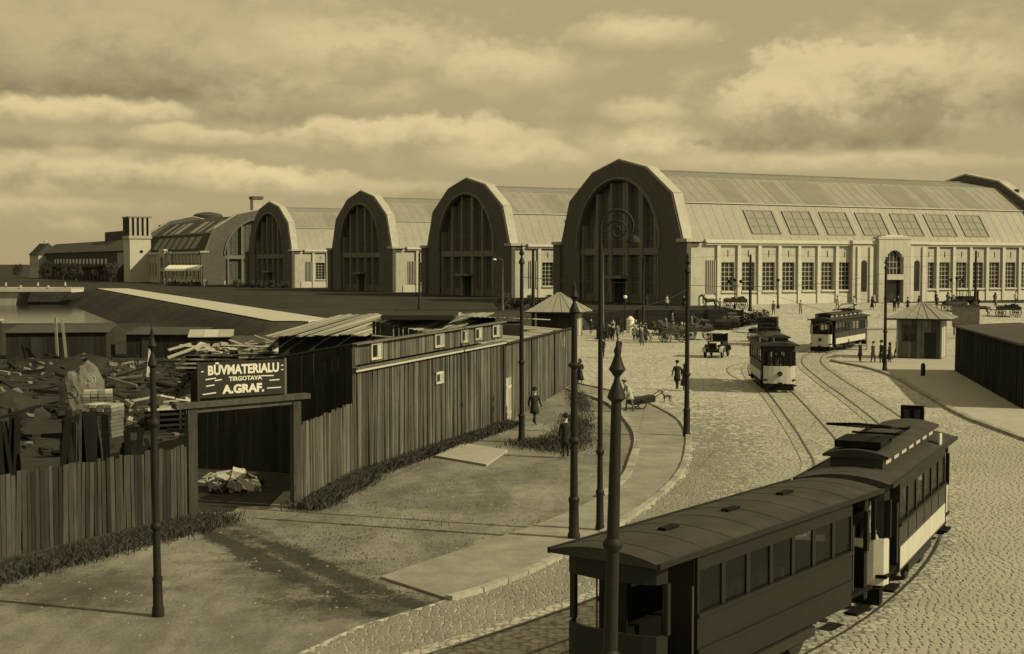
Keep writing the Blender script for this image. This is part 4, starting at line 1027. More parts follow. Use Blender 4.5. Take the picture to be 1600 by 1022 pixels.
# ------------------------------------------------------------------ trams
def tram(loc, rz, L, label, motor=True, nwin=6, cream=True, box=True, platform_open=True):
    """x = direction of travel, +y left; origin on the ground"""
    e = empty('tram_car' if motor else 'tram_trailer', loc, rz, label, 'tram')
    hw = 1.03; bl = L/2-1.35            # half length of the saloon
    MB().box(-L/2+.1, L/2-.1, -.98, .98, .72, .80).build('floor', M['tramblack'], e)
    for s in (-1, 1):
        a, c = sorted((s*.98, s*hw))
        MB().box(-bl, bl, a, c, .62, 1.72).build('side_panel', M['trammid'] if motor else M['tramdark'], e)
        if cream:
            a2, c2 = sorted((s*(hw+.004), s*(hw+.02)))
            MB().box(-bl+.04, bl-.04, a2, c2, .70, 1.22).build('cream_band', M['tramcream'], e)
        a3, c3 = sorted((s*.95, s*(hw+.05))); MB().box(-bl-.02, bl+.02, a3, c3, 1.725, 1.80).build('belt_rail', M['tramdark'], e)
        MB().box(-bl, bl, a, c, 2.55, 2.86).build('letter_board', M['tramdark'], e)
        for k in range(nwin+1):
            x = -bl+2*bl*k/nwin; MB().box(max(-bl, x-.07), min(bl, x+.07), a, c, 1.80, 2.55).build('window_post', M['tramdark'], e)
        for k in range(nwin):
            x0 = -bl+2*bl*k/nwin+.07; x1 = -bl+2*bl*(k+1)/nwin-.07
            MB().box(x0, x1, s*1.0-.008, s*1.0+.008, 1.80, 2.55).build('window', M['clear'], e)
        for k in range(1, nwin if cream else 1):
            x = -bl+2*bl*k/nwin; MB().box(x-.015, x+.015, *sorted((s*(hw+.001), s*(hw+.012))), 1.25 if cream else .64, 1.715).build('panel_bead', M['trammid'], e)
        if not cream: MB().box(-bl, bl, *sorted((s*(hw+.001), s*(hw+.035))), 1.10, 1.16).build('side_moulding', M['tramdark'], e)
        # bench and interior
        MB().box(-bl+.1, bl-.1, *sorted((s*.5, s*.93)), .81, 1.25).build('bench', M['tramdark'], e)
    for s in (-1, 1):
        x = s*bl
        b = MB(); b.box(x-.03, x+.03, -.979, -.42, .81, 2.86); b.box(x-.03, x+.03, .42, .979, .81, 2.86); b.box(x-.03, x+.03, -.42, .42, 2.5, 2.86); b.build('bulkhead', M['tramdark'], e)
        # rounded dash
        n = 8; b = MB(); pts = []
        for k in range(n+1):
            t_ = -math.pi/2+math.pi*k/n; pts.append((s*(L/2-.42+.42*math.cos(t_)**.6 if math.cos(t_) > 1e-6 else L/2-.42), .97*math.sin(t_)))
        for (xa, ya), (xb, yb) in zip(pts, pts[1:]): b.hexa([(xa, ya, .55), (xb, yb, .55), (xb*.985, yb*.97, .55), (xa*.985, ya*.97, .55), (xa, ya, 1.62), (xb, yb, 1.62), (xb*.985, yb*.97, 1.62), (xa*.985, ya*.97, 1.62)])
        b.build('dash_panel', M['tramcream'] if (motor and cream) else M['tramdark'], e)
        b = MB()
        for (xa, ya), (xb, yb) in zip(pts, pts[1:]): b.hexa([(xa, ya, 2.5), (xb, yb, 2.5), (xb*.985, yb*.97, 2.5), (xa*.985, ya*.97, 2.5), (xa, ya, 2.88), (xb, yb, 2.88), (xb*.985, yb*.97, 2.88), (xa*.985, ya*.97, 2.88)])
        b.build('platform_header', M['tramdark'], e)
        for k in (0, 2, 6, 8) if motor else (0, 8): MB().box(pts[k][0]-.05, pts[k][0]+.05, pts[k][1]*.985-.05, pts[k][1]*.985+.05, 1.62, 2.5).build('platform_post', M['tramdark'], e)
        if motor:
            for k0, k1 in ((0, 2), (2, 6), (6, 8)):
                b = MB(); (xa, ya), (xb, yb) = pts[k0], pts[k1]
                b.quad((xa*.99, ya*.97, 1.62), (xb*.99, yb*.97, 1.62), (xb*.99, yb*.97, 2.5), (xa*.99, ya*.97, 2.5)); b.build('windscreen', M['clear'], e)
            hl = MB().disc((s*(L/2+.03), 0, 1.15), .15, 'x', .14, 16).build('headlight', M['iron'], e)
            MB().disc((s*(L/2+.105), 0, 1.15), .11, 'x', .02, 16).build('lens', M['glass'], hl)
        for s2 in (-1, 1):
            MB().box(s*(bl+.15)-.0 if s > 0 else s*(L/2-.45), s*(L/2-.45) if s > 0 else s*(bl+.15), *sorted((s2*.8, s2*1.08)), .34, .40).build('step', M['tramblack'], e)
            MB().tube([(s*(bl+.12), s2*1.0, .9), (s*(bl+.12), s2*1.0, 2.3)], .02, 6).build('handrail', M['ironl'], e)
        MB().box(*sorted((s*(L/2-.1), s*(L/2+.28))), -.12, .12, .5, .62).build('buffer', M['tramblack'], e)
        if motor: MB().box(*sorted((s*(L/2-.35), s*(L/2+.02))), -.85, .85, .12, .5).build('lifeguard', M['tramblack'], e)
    # roof
    def arch(hw_, z0, z1, n=8): return [(-hw_, z0-.06)]+[(hw_*(-1+2*k/n), z0+(z1-z0)*(1-(-1+2*k/n)**2)) for k in range(n+1)]+[(hw_, z0-.06)]
    b = MB(); b.extrude(arch(1.12, 2.92, 3.10 if motor else 3.07), -L/2-.12, L/2+.12); me = b.mesh('roof', M['tramroof'])
    for v in me.vertices:
        x, y, z = v.co; f = max(0, abs(y)-(L/2-.75))/.87
        v.co = Vector((y, x, z))
    rf = link('roof', me, e)
    for s in (-1, 1): MB().bar((-L/2-.12, s*1.125, 2.9), (L/2+.12, s*1.125, 2.9), .05, .10).build('gutter', M['tramdark'], rf)
    if motor:
        b = MB(); b.extrude([(-.62, 3.0), (.62, 3.0), (.62, 3.36), (-.62, 3.36)], -bl+.0, bl+.3); me = b.mesh('clerestory', M['trammid'])
        for v in me.vertices: v.co = Vector((v.co.y, v.co.x, v.co.z))
        cl = link('clerestory', me, rf)
        for s in (-1, 1):
            for k in range(7):
                x = -bl+.35+(2*bl-.4)*k/6.3; MB().box(x, x+.62, *sorted((s*.622, s*.635)), 3.12, 3.30).build('vent_window', M['tramcream'], cl)
        b = MB(); b.extrude(arch(.78, 3.37, 3.50), -bl-.15, bl+.45); me = b.mesh('clerestory_roof', M['tramroof'])
        for v in me.vertices: v.co = Vector((v.co.y, v.co.x, v.co.z))
        link('clerestory_roof', me, cl)
        # collector bow folded low, with base frame and resistor boxes
        b = MB()
        for s in (-1, 1): b.bar((-2.3, s*.45, 3.58), (1.0, s*.45, 3.58), .08, .06)
        for x in (-2.2, -1.1, .2): b.bar((x, -.6, 3.63), (x, .6, 3.63), .08, .05)
        b.build('collector_base', M['tramblack'], rf)
        b = MB(); b.tube([(-.2, -.35, 3.66), (-3.2, -.75, 4.05), (-3.35, 0, 4.1), (-3.2, .75, 4.05), (-.2, .35, 3.66)], .035, 6); b.build('collector_bow', M['tramblack'], rf)
        MB().box(-3.3, -1.9, -.55, .55, 3.52, 3.68).build('resistor_box', M['tramblack'], rf)
        if box:
            bx_ = MB().box(L/2-.75, L/2-.6, -.32, .32, 3.2, 3.85).build('route_box', M['tramblack'], rf)
            for y in (-.15, .15): MB().box(L/2-.77, L/2-.752, y-.08, y+.08, 3.32, 3.74).build('route_glass', M['trammid'], bx_)
        MB().disc((L/2-.25, -.4, 3.22), .09, 'z', .22).build('bell', M['ironl'], rf)
        MB().box(L/2-2.3, L/2-1.9, -1.02, -.98, 2.9, 3.25).build('side_board', M['tramcream'], rf)
    else:
        for k in range(9):
            x = -L/2+.5+k*(L-1)/8; b = MB()
            for i in range(8):
                ya, yb = -1.1+2.2*i/8, -1.1+2.2*(i+1)/8; b.bar((x, ya, 2.916+.15*(1-(ya/1.12)**2)), (x, yb, 2.916+.15*(1-(yb/1.12)**2)), .03, .022)
            b.build('canvas_seam', M['tramroof'], rf)
        for x in (-2.6, -.2, 2.2): MB().box(x-.25, x+.25, -.08, .08, 3.05, 3.12).build('roof_vent', M['tramblack'], rf)
    # truck and wheels
    MB().box(-2.1, 2.1, -.8, .8, .45, .6).build('underframe', M['under'], e)
    for s in (-1, 1):
        MB().box(-1.7, 1.7, s*.9-.05, s*.9+.05, .3, .5).build('side_frame', M['under'], e)
        for x in (-1.1, 1.1):
            wh = MB().disc((x, s*.76, .40), .40, 'y', .1, 20).build('wheel', M['under'], e); MB().disc((x, s*.84, .40), .11, 'y', .12, 10).build('hub', M['ironl'], wh)
    return e
tram((9.72, 35.74, .07), math.atan2(.898, .44), 9.5, 'dark tram car with cream side band and folded bow collector, towing a trailer')
tram((4.44, 27.13, .07), math.atan2(.799, .602), 9.4, 'dark tram trailer with plain rounded roof, coupled behind the cream banded car', motor=False, nwin=7, cream=False)
tram((16.83, 89.1, .06), math.atan2(-1, -.075), 9.4, 'tram car coming down the street with its cream front panel facing, long shadow beside it', nwin=6, box=False)
tram((30.6, 128.2, .06), math.atan2(-.878, -.478), 13.2, 'tram car turning into the square beside waiting people, bright band along its side', nwin=9, box=False)

# ------------------------------------------------------------------ kiosks, billboard, wall
def kiosk(loc, rz, w_, d_, h_, over, rh, label, wall='wooddark', name='kiosk', sides=4, lit=True):
    e = empty(name, loc, rz, label, 'kiosk')
    n = 9
    MB().box(-w_/2, w_/2, -d_/2, d_/2, 0, h_).build('wall', M[wall], e)
    for k in range(n): slab('wall_board', wall, e, (-w_/2+w_*(k+.5)/n, -d_/2-.02, h_/2), (w_/n-.03, .03, h_-.1))
    for sx in (-1, 1):
        for sy in (-1, 1): slab('corner_post', 'woodpale', e, (sx*w_/2, sy*d_/2, h_/2), (.14, .14, h_-.01))
    for k in range(7): slab('side_board', 'woodpale', e, (w_/2+.02, -d_/2+d_*(k+.5)/7, h_/2), (.03, d_/7-.03, h_-.1))  # paler than the front boards: sunlight on this side painted in
    f = empty('window', (-w_*.22, -d_/2-.05, h_*.62)); f.parent = e
    slab('pane', 'glass', f, (0, 0, 0), (1.0, .03, 1.2))
    for s in (-1, 1): slab('frame', 'woodl', f, (s*.5, -.03, 0), (.07, .06, 1.3)); slab('frame', 'woodl', f, (0, -.03, s*.62), (1.1, .055, .07))
    slab('frame', 'woodl', f, (0, -.025, .1), (1.0, .04, .05)); slab('frame', 'woodl', f, (0, -.025, -.1), (.05, .042, 1.2))
    slab('door', 'wooddark', e, (w_*.25, -d_/2-.05, 1.1), (.9, .04, 2.15))
    # hipped roof with ribs
    a, c = w_/2+over, d_/2+over; rl = max(.05, (w_-d_)/2)
    V = [(-a, -c, h_), (a, -c, h_), (a, c, h_), (-a, c, h_), (-rl*.5-.1, 0, h_+rh), (rl*.5+.1, 0, h_+rh)]
    b = MB(); b.add(V, [(0, 1, 5, 4), (1, 2, 5), (2, 3, 4, 5), (3, 0, 4), (3, 2, 1, 0)]); r = b.build('roof', M['roof2'], e)
    b = MB()
    for k in range(1, 6):
        x = -a+2*a*k/6; xt = max(-rl*.5-.1, min(rl*.5+.1, x*.1)); b.bar((x, -c, h_+.02), (xt, 0, h_+rh+.02), .08, .05)
    for k in range(1, 4):
        y = -c+2*c*k/4; b.bar((a, y, h_+.02), (rl*.5+.1, 0, h_+rh+.02), .08, .05)
    struct(b.build('roof_rib', M['rib'], r), 'stuff')
    b = MB(); b.box(-a+.03, a-.03, -c+.03, c-.03, h_-.14, h_-.01); b.build('eave', M['woodl'], r)
    return e
kiosk((34.4, 115.4, .11), R(-24), 3.5, 3.2, 3.35, .95, 1.25, 'dark boarded kiosk with pale hipped roof on the island by the tram stop', wall='wood')
k2 = kiosk((5.2, 151.5, 0), R(-15), 4.2, 4.0, 2.75, 1.05, 2.05, 'pavilion with pale hipped roof behind the long board fence', name='pavilion')
bb = empty('billboard', (50, 151.5, zf(50, 151)), R(-12), 'grey billboard panel on two posts near the kiosk roof', 'billboard')
slab('panel', 'stone', bb, (0, 0, 2.3), (2.9, .1, 2.1))
for s in (-1, 1): slab('post', 'iron', bb, (s*1.2, .1, 1.7), (.14, .12, 3.4)); slab('strut', 'iron', bb, (s*1.2, .6, .8), (.09, .09, 2.0), (R(-30), 0, 0))
slab('frame', 'woodl', bb, (0, -.03, 3.36), (3.0, .12, .08)); slab('frame', 'woodl', bb, (0, -.03, 1.24), (3.0, .12, .08))
# plank hut at the right; shade of its shadow side put into near-black planks
hu = empty('plank_hut', (0, 0, .1), 0, 'long dark plank hut on the island casting a broad shadow', 'hut')
HA0 = Vector((32.6, 101)); HA1 = Vector((27.7, 74.4)); hd = (HA1-HA0).normalized(); hnn = Vector((-hd.y, hd.x))
fence_run(hu, HA0, HA1, (0, 0), (3.25, 3.45), 'tar', .35, .5, jag=0)
c0, c1 = HA0+hnn*4.5, HA1+hnn*4.5
MB().hexa([(HA0.x+.05, HA0.y, 0), (c0.x, c0.y, 0), (c1.x, c1.y, 0), (HA1.x+.05, HA1.y, 0), (HA0.x+.05, HA0.y, 3.2), (c0.x, c0.y, 3.2), (c1.x, c1.y, 3.4), (HA1.x+.05, HA1.y, 3.4)]).build('wall', M['wooddark'], hu)
q0, q1, q2, q3 = HA0-hnn*.25, HA1-hnn*.25, c1, c0
MB().hexa([(q0.x, q0.y, 3.26), (q3.x, q3.y, 3.26), (q2.x, q2.y, 3.46), (q1.x, q1.y, 3.46), (q0.x, q0.y, 3.38), (q3.x, q3.y, 3.6), (q2.x, q2.y, 3.8), (q1.x, q1.y, 3.58)]).build('roof', M['felt'], hu)
tag(MB().lathe([(.16, 0), (.16, .75), (.12, .85), (.03, .9)], 10).build('bollard', M['iron'], None, (28.9, 96.5, .11), True), 'short dark bollard on the island pavement near the hut', 'bollard')
tag(MB().lathe([(.45, 0), (.45, 1.5), (.5, 1.55), (.38, 1.7), (.1, 1.95)], 12).build('advert_column', M['signwhite'], None, (13.6, 158, 0), True), 'short white advertising column in front of the retaining wall', 'column')
sgn = empty('stop_sign_post', (6.2, 96.5, 0), 0, 'thin post with dark box at the top near the fence corner', 'post')
slab('shaft', 'iron', sgn, (0, 0, 1.7), (.09, .09, 3.4)); slab('box', 'iron', sgn, (0, 0, 3.1), (.55, .3, .7)); slab('ledge', 'iron', sgn, (0, 0, 2.72), (.8, .4, .08))

# ------------------------------------------------------------------ people
def skin_mesh(name, verts, edges, mats, assign, sub=1, root=0):
    me = bpy.data.meshes.new(name); me.from_pydata([v[:3] for v in verts], edges, []); o = bpy.data.objects.new(name, me); C.objects.link(o)
    md = o.modifiers.new('skin', 'SKIN'); md.use_smooth_shade = True; md.branch_smoothing = .3
    for i, v in enumerate(verts):
        sv = me.skin_vertices[0].data[i]; r = v[3]; sv.radius = (r, r) if not isinstance(r, tuple) else r; sv.use_root = (i == root)
    ss = o.modifiers.new('sub', 'SUBSURF'); ss.levels = sub; ss.render_levels = sub
    bpy.context.view_layer.update(); dg = bpy.context.evaluated_depsgraph_get()
    m2 = bpy.data.meshes.new_from_object(o.evaluated_get(dg)); bpy.data.objects.remove(o); m2.name = name
    m2.materials.clear()
    for m in mats: m2.materials.append(m)
    for p in m2.polygons: p.material_index = assign(p.center); p.use_smooth = True
    return m2
def loft(b, rings, n=12):
    """rings: (cx, cy, z, rx, ry)"""
    vs = []
    for cx, cy, z, rx, ry in rings:
        for k in range(n): t_ = 2*math.pi*k/n; vs.append((cx+rx*math.cos(t_), cy+ry*math.sin(t_), z))
    m = len(rings); fs = [(i*n+k, i*n+(k+1) % n, (i+1)*n+(k+1) % n, (i+1)*n+k) for i in range(m-1) for k in range(n)]
    fs += [tuple(range(n))[::-1], tuple(range((m-1)*n, m*n))]; b.add(vs, fs); return b
PEOPLE = {}
def person_proto(key, stride=.22, coat='clothd', legs='clothd', hat='hat', hem=.55, bend=0.0, arms='swing', dress=False, hatm='clothd'):
    # faces +y ; stride swings the legs and arms ; bend leans the trunk forward
    cb_, sb_ = math.cos(bend), math.sin(bend)
    def T(x, y, z):      # lean everything above the hip
        dz = z-.92
        return (x, y*cb_+dz*sb_, .92+dz*cb_-y*sb_) if z > .92 else (x, y, z)
    st = stride; V = []; E_ = []
    def v(x, y, z, r): V.append(T(x, y, z)+(r,)); return len(V)-1
    pel = v(0, 0, .93, .135); sp = v(0, 0, 1.12, .125); chs = v(0, .0, 1.32, .15); nk = v(0, .01, 1.475, .058); hd0 = v(0, .03, 1.57, .085); hd1 = v(0, .025, 1.67, .088); nose = None
    E_ += [(pel, sp), (sp, chs), (chs, nk), (nk, hd0), (hd0, hd1)]
    hands = []
    for s in (-1, 1):
        hip = v(s*.095, 0, .88, .098); kn = v(s*.10, s*st*.55+.04, .50, .065); an = v(s*.10, s*st-.02, .10, .045); toe = v(s*.115, s*st+.15, .045, .04)
        E_ += [(pel, hip), (hip, kn), (kn, an), (an, toe)]
        shd = v(s*.195, 0, 1.39, .07)
        if arms == 'swing': el = v(s*.245, -s*st*.5-.02, 1.12, .05); wr = v(s*.25, -s*st*.8+.07, .89, .036); hn = v(s*.25, -s*st*.9+.09, .80, .038)
        elif arms == 'carry': el = v(s*.25, .02, 1.12, .052); wr = v(s*.20, .24, 1.05, .036); hn = v(s*.15, .30, 1.06, .038)
        elif arms == 'push': el = v(s*.24, .14, 1.15, .052); wr = v(s*.2, .36, 1.02, .036); hn = v(s*.19, .43, 1.0, .038)
        elif arms == 'sit': el = v(s*.24, .06, 1.14, .052); wr = v(s*.17, .28, 1.08, .036); hn = v(s*.15, .35, 1.09, .038)
        E_ += [(chs, shd), (shd, el), (el, wr), (wr, hn)]; hands.append(Vector(V[hn][:3]))
    headz = Vector(T(0, .03, 1.6)); nz = T(0, 0, 1.485)
    def assign(c):
        if (c-headz).length < .17: return 0
        for h in hands:
            if (c-h).length < .07: return 0
        if c.z < .12: return 3
        if c.z < .9: return 2
        return 1
    body = skin_mesh('body', V, E_, [M['skin'], M[coat], M[legs], M['clothd']], assign, 1, pel)
    parts = [('body', body, True)]
    b = MB()
    sh_pts = [T(0, 0, z) for z in (1.44, 1.36, 1.2, 1.02)]
    rr = [(.11, .09), (.20, .135), (.18, .135), (.165, .135)]
    rings = [(x, y, z, a, c) for (x, y, z), (a, c) in zip(sh_pts, rr)]
    wid = .30 if dress else .20
    rings += [(0, .0, .86, .19, .155), (0, .01, (hem+.86)/2, (wid+.19)/2+.01, .17+st*.2), (0, .01, hem, wid+.02, .17+st*.45)]
    loft(b, rings); parts.append(('coat' if not dress else 'dress', b.mesh('coat', M[coat]), True))
    hx, hy, hz_ = T(0, .015, 1.68)
    b = MB()
    loft(b, [(hx, hy-.02, hz_-.03, .098, .108), (hx, hy-.02, hz_+.03, .10, .108), (hx, hy-.01, hz_+.085, .075, .085), (hx, hy, hz_+.105, .02, .02)]); parts.append(('hair', b.mesh('hair', M['hair']), True))
    if hat:
        b = MB(); br = .165 if hat == 'hat' else .125
        if hat == 'cap': loft(b, [(hx, hy, hz_+.03, .125, .13), (hx, hy+.01, hz_+.09, .13, .135), (hx, hy+.01, hz_+.125, .05, .05)]); b.box(hx-.07, hx+.07, hy+.08, hy+.19, hz_+.025, hz_+.04)
        elif hat == 'scarf': loft(b, [(hx, hy-.03, hz_-.20, .11, .10), (hx, hy-.03, hz_-.05, .125, .125), (hx, hy-.02, hz_+.06, .12, .13), (hx, hy, hz_+.12, .05, .05)])
        else: loft(b, [(hx, hy, hz_+.03, br, br), (hx, hy, hz_+.045, br, br)]); loft(b, [(hx, hy, hz_+.04, .105, .12), (hx, hy, hz_+.14, .098, .112), (hx, hy, hz_+.155, .05, .05)])
        parts.append((hat if hat != 'scarf' else 'headscarf', b.mesh('hat', M[hatm]), False))
    b = MB()
    fx, fy, fz = T(0, .135, 1.60); b.add([(fx-.018, fy-.03, fz-.02), (fx+.018, fy-.03, fz-.02), (fx, fy-.03, fz+.05), (fx, fy+.012, fz-.015)], [(0, 1, 3), (1, 2, 3), (2, 0, 3)])
    parts.append(('nose', b.mesh('nose', M['skin']), False))
    PEOPLE[key] = parts
def person(key, x, y, face, label, h=1.72, z=None, group=None):
    z = zf(x, y)+.02 if z is None else z
    e = empty('person', (x, y, z), R(face)-R(90), label, 'person', group); k = h/1.74; e.scale = (k, k, k)
    bo = None
    for nm, me, sm in PEOPLE[key]:
        o = link(nm, me, e)
        if sm: me.polygons.foreach_set('use_smooth', [True]*len(me.polygons))
    return e
person_proto('walk', .24)
person_proto('stand', .05, arms='swing')
person_proto('cap', .12, coat='clothm', legs='clothd', hat='cap', hem=.62)
person_proto('stoop', .18, coat='clothl', legs='clothm', hat='cap', bend=.42, arms='push', hatm='clothm', hem=.66)
person_proto('woman', .12, coat='clothd', legs='clothm', hat='scarf', hem=.34, dress=True, arms='carry')
person_proto('womanl', .1, coat='clothm', legs='clothm', hat='scarf', hem=.34, dress=True, arms='carry', hatm='clothl')
person_proto('whitehead', .2, coat='clothd', legs='clothd', hat='cap', hatm='clothl')
person_proto('shirt', .15, coat='clothl', legs='clothd', hat='cap', hem=.7)
def P(key, px_, py_, face, label, h=1.72, z=0.0, **k):
    p = at(px_, py_, z); return person(key, p.x, p.y, face, label, h, **k)
P('walk', 835, 664, -60, 'man in dark suit and hat striding along the plank shed', 1.78)
P('stand', 884, 716, 100, 'dark coated figure standing by the bush next to the plinth pole', 1.75)
P('woman', 906, 602, 250, 'stout woman in dark dress and headscarf carrying bundles near the fence corner', 1.68)
P('walk', 941, 560, 80, 'man in dark suit behind the crook lamp post walking to the square', 1.75)
P('whitehead', 967, 560, 260, 'man with a white cap walking alone across the bright street', 1.75)
P('stoop', 984, 644, 200, 'stooping man in a pale coat pushing a handcart on the pavement', 1.78)
P('walk', 1058, 609, 100, 'dark dressed man of the pair walking in the street', 1.78)
P('woman', 1070, 611, 95, 'dark dressed woman of the pair walking in the street', 1.66)
P('stand', 1344, 565, 170, 'man in dark clothes at the edge of the tram stop', 1.75, z=.1)
P('cap', 1364, 566, 20, 'man in grey jacket and cap waiting at the tram stop', 1.7, z=.1)
P('stand', 1377, 567, 190, 'dark coated man waiting right by the island pole', 1.82, z=.1)
P('woman', 1390, 566, 150, 'woman in dark dress waiting near the kiosk', 1.64, z=.1)
P('walk', 1402, 559, 200, 'man standing before the bright wall left of the kiosk', 1.74, z=.1)
for i, (x_, y_, k_, f_, l_) in enumerate([(948, 533, 'woman', 180, 'woman in dark dress left of the white advertising column'), (957, 534, 'stand', 40, 'man in dark coat left of the white advertising column'), (965, 533, 'cap', 120, 'man in grey jacket beside the white advertising column'),
        (1000, 536, 'stand', 0, 'man in dark coat beside the dark thin pole'), (1008, 537, 'woman', 90, 'woman in dark dress standing at the dark thin pole'), (1003, 541, 'womanl', 60, 'woman in pale headscarf at the foot of the dark thin pole')]):
    P(k_, x_, y_, f_, l_)
crowd_l = {'stand': 'man in dark coat in the crowd at the foot of the retaining wall', 'woman': 'woman in dark dress in the crowd at the foot of the retaining wall', 'cap': 'man in grey jacket in the crowd at the foot of the retaining wall', 'womanl': 'woman in pale headscarf in the crowd at the foot of the retaining wall', 'shirt': 'man in white shirt in the crowd at the foot of the retaining wall'}
for i in range(26):
    k_ = rnd.choice(['stand', 'woman', 'cap', 'stand', 'womanl', 'woman', 'shirt', 'stand']); x_ = rnd.choice([rnd.gauss(953, 12), rnd.gauss(1006, 10), rnd.uniform(925, 1110), rnd.gauss(1062, 16)]); y_ = rnd.uniform(521, 534)
    P(k_, x_, y_, rnd.uniform(0, 360), crowd_l[k_], rnd.uniform(1.6, 1.8), group='crowd before the retaining wall')
hall_l = {'stand': 'man in dark coat among the figures along the skylit hall side wall', 'woman': 'woman in dark dress among the figures along the skylit hall side wall', 'cap': 'man in grey jacket among the figures along the skylit hall side wall', 'shirt': 'man in white shirt among the figures along the skylit hall side wall'}
for i in range(16):
    k_ = rnd.choice(['stand', 'woman', 'cap', 'shirt', 'stand']); f_ = rnd.uniform(0, 1); x_ = 33+42*f_; y_ = 180+14*f_+rnd.uniform(-7, 4); person(k_, x_, y_, rnd.uniform(0, 360), hall_l[k_], group='figures along the skylit hall')
# small figures on the terrace and by the hall
far = [(24.0, 172, 'shirt', 'man in white shirt on the terrace near the corner of the skylit hall'), (21.5, 172, 'stand', 'dark coated man on the terrace before the skylit hall'), (19.5, 173, 'shirt', 'man in white shirt on the terrace before the dark gable'),
       (17, 173.5, 'woman', 'woman on the terrace before the dark gable'), (49.5, 178, 'stand', 'man in dark coat walking along the hall wall before the portal'), (51.5, 179, 'walk', 'man in hat walking towards the hall portal'), (59, 186, 'cap', 'man with grey jacket standing right of the hall portal'), (56.5, 183, 'stand', 'dark coated man in the hall portal doorway'),
       (45, 181, 'shirt', 'man in white shirt by the hall side wall'), (66, 188, 'woman', 'woman in dark dress right of the hall portal')]
for x_, y_, k_, l_ in far: person(k_, x_, y_, rnd.uniform(0, 360), l_)
for i in range(9):      # strollers by the last gables and the bridge
    x_ = -78+rnd.uniform(-7, 26); y_ = 318+rnd.uniform(0, 14)-.45*(x_+70)
    person(rnd.choice(['stand', 'womanl', 'shirt', 'woman']), x_, y_, rnd.uniform(0, 360), 'tiny figure strolling on the terrace before the far gables', group='far strollers before the gables')
for i in range(9):
    person(rnd.choice(['shirt', 'womanl', 'shirt', 'cap']), -143+5.6*i+rnd.uniform(-1.5, 1.5), 299+rnd.uniform(0, 3), rnd.choice([0, 180]), 'tiny pale figure crossing the canal bridge', z=2.36, group='figures on the canal bridge')
for i in range(7):
    person(rnd.choice(['shirt', 'womanl', 'stand', 'woman']), -88+1.35*i, 349.5+rnd.uniform(-1.5, .3), rnd.uniform(0, 360), 'tiny shopper in front of the awning stall', group='shoppers at the awning stall')
pa = Vector((9.72, 35.74, 0)); dcar = Vector((.44, .898, 0)); ncar = Vector((.898, -.44, 0))
c_ = pa-dcar*4.05+ncar*.45; person('shirt', c_.x, c_.y, 0, 'conductor in pale coat standing on the rear platform of the cream banded tram', 1.72, z=.87)
c_ = pa-dcar*4.15-ncar*.45; person('stand', c_.x, c_.y, 20, 'dark dressed passenger on the rear platform of the cream banded tram', 1.7, z=.87)
c_ = pa+dcar*1.2+ncar*.2; person('cap', c_.x, c_.y, 150, 'passenger in grey inside the cream banded tram', 1.62, z=.87)
for q_, k_, l_ in ((2.4, 'woman', 'woman in dark dress riding inside the cream banded tram'), (-.6, 'stand', 'man in dark coat inside the cream banded tram'), (-2.0, 'womanl', 'woman in pale headscarf inside the cream banded tram')):
    c_ = pa+dcar*q_+ncar*.35; person(k_, c_.x, c_.y, 330, l_, 1.6, z=.87)
c_ = Vector((16.48, 85.6, 0)); person('stand', c_.x, c_.y, 270, 'driver at the front window of the oncoming tram', 1.7, z=.86)

# ------------------------------------------------------------------ animals, carts, cars
def quad_mesh(name, L, H, m, head=1.0, mane=True, tail=.6):
    """four-legged animal facing +x; L trunk length, H wither height"""
    V = []; E_ = []
    def v(x, y, z, r): V.append((x*L, y*L, z*H, r*L)); return len(V)-1
    bk = v(-.45, 0, .80, .155); md = v(-.1, 0, .74, .165); ch_ = v(.3, 0, .76, .175); wt = v(.42, 0, .86, .13); n1 = v(.60, 0, 1.05, .095); po = v(.72, 0, 1.22, .085); hd_ = v(.86, 0, 1.12, .07); mz = v(1.02, 0, .98, .05)
    E_ += [(bk, md), (md, ch_), (ch_, wt), (wt, n1), (n1, po), (po, hd_), (hd_, mz)]
    tl = v(-.60, 0, .82, .05); t2 = v(-.70, 0, .62, .045); t3 = v(-.70, 0, .40, .03); E_ += [(bk, tl), (tl, t2), (t2, t3)]
    for s in (-1, 1):
        a = v(.36, s*.12, .58, .075); k = v(.37+s*.03, s*.12, .33, .043); f = v(.35+s*.05, s*.12, .09, .032); h = v(.385+s*.05, s*.12, .02, .042); E_ += [(ch_, a), (a, k), (k, f), (f, h)]
        a = v(-.40, s*.12, .60, .095); st_ = v(-.34, s*.12, .47, .065); k = v(-.52-s*.04, s*.12, .33, .045); f = v(-.47-s*.05, s*.12, .09, .032); h = v(-.43-s*.05, s*.12, .02, .042); E_ += [(bk, a), (a, st_), (st_, k), (k, f), (f, h)]
        e1 = v(.70, s*.05, 1.31, .02); E_ += [(po, e1)]
    return skin_mesh(name, V, E_, [M[m]], lambda c: 0, 1, md)
HORSE = {m: quad_mesh('horse', 1.45, 1.45, m) for m in ('horsel', 'horsed')}
for me in HORSE.values():
    pass
def horse(x, y, rz, m, label):
    o = tag(link('horse', HORSE[m], None, (x, y, zf(x, y)+.02), rz), label, 'horse'); 
    return o
def spoked(b, c, r, axis='y', n=10):
    b.ring(c, r, .045, axis, 20, 6); 
    for k in range(n):
        t_ = 2*math.pi*k/n; d_ = Vector((math.cos(t_), 0, math.sin(t_))) if axis == 'y' else Vector((0, math.cos(t_), math.sin(t_))); b.bar(Vector(c), Vector(c)+d_*r, .04, .04, (0, 1, 0) if axis == 'y' else (1, 0, 0))
    b.disc(c, .09, axis, .16, 8); return b
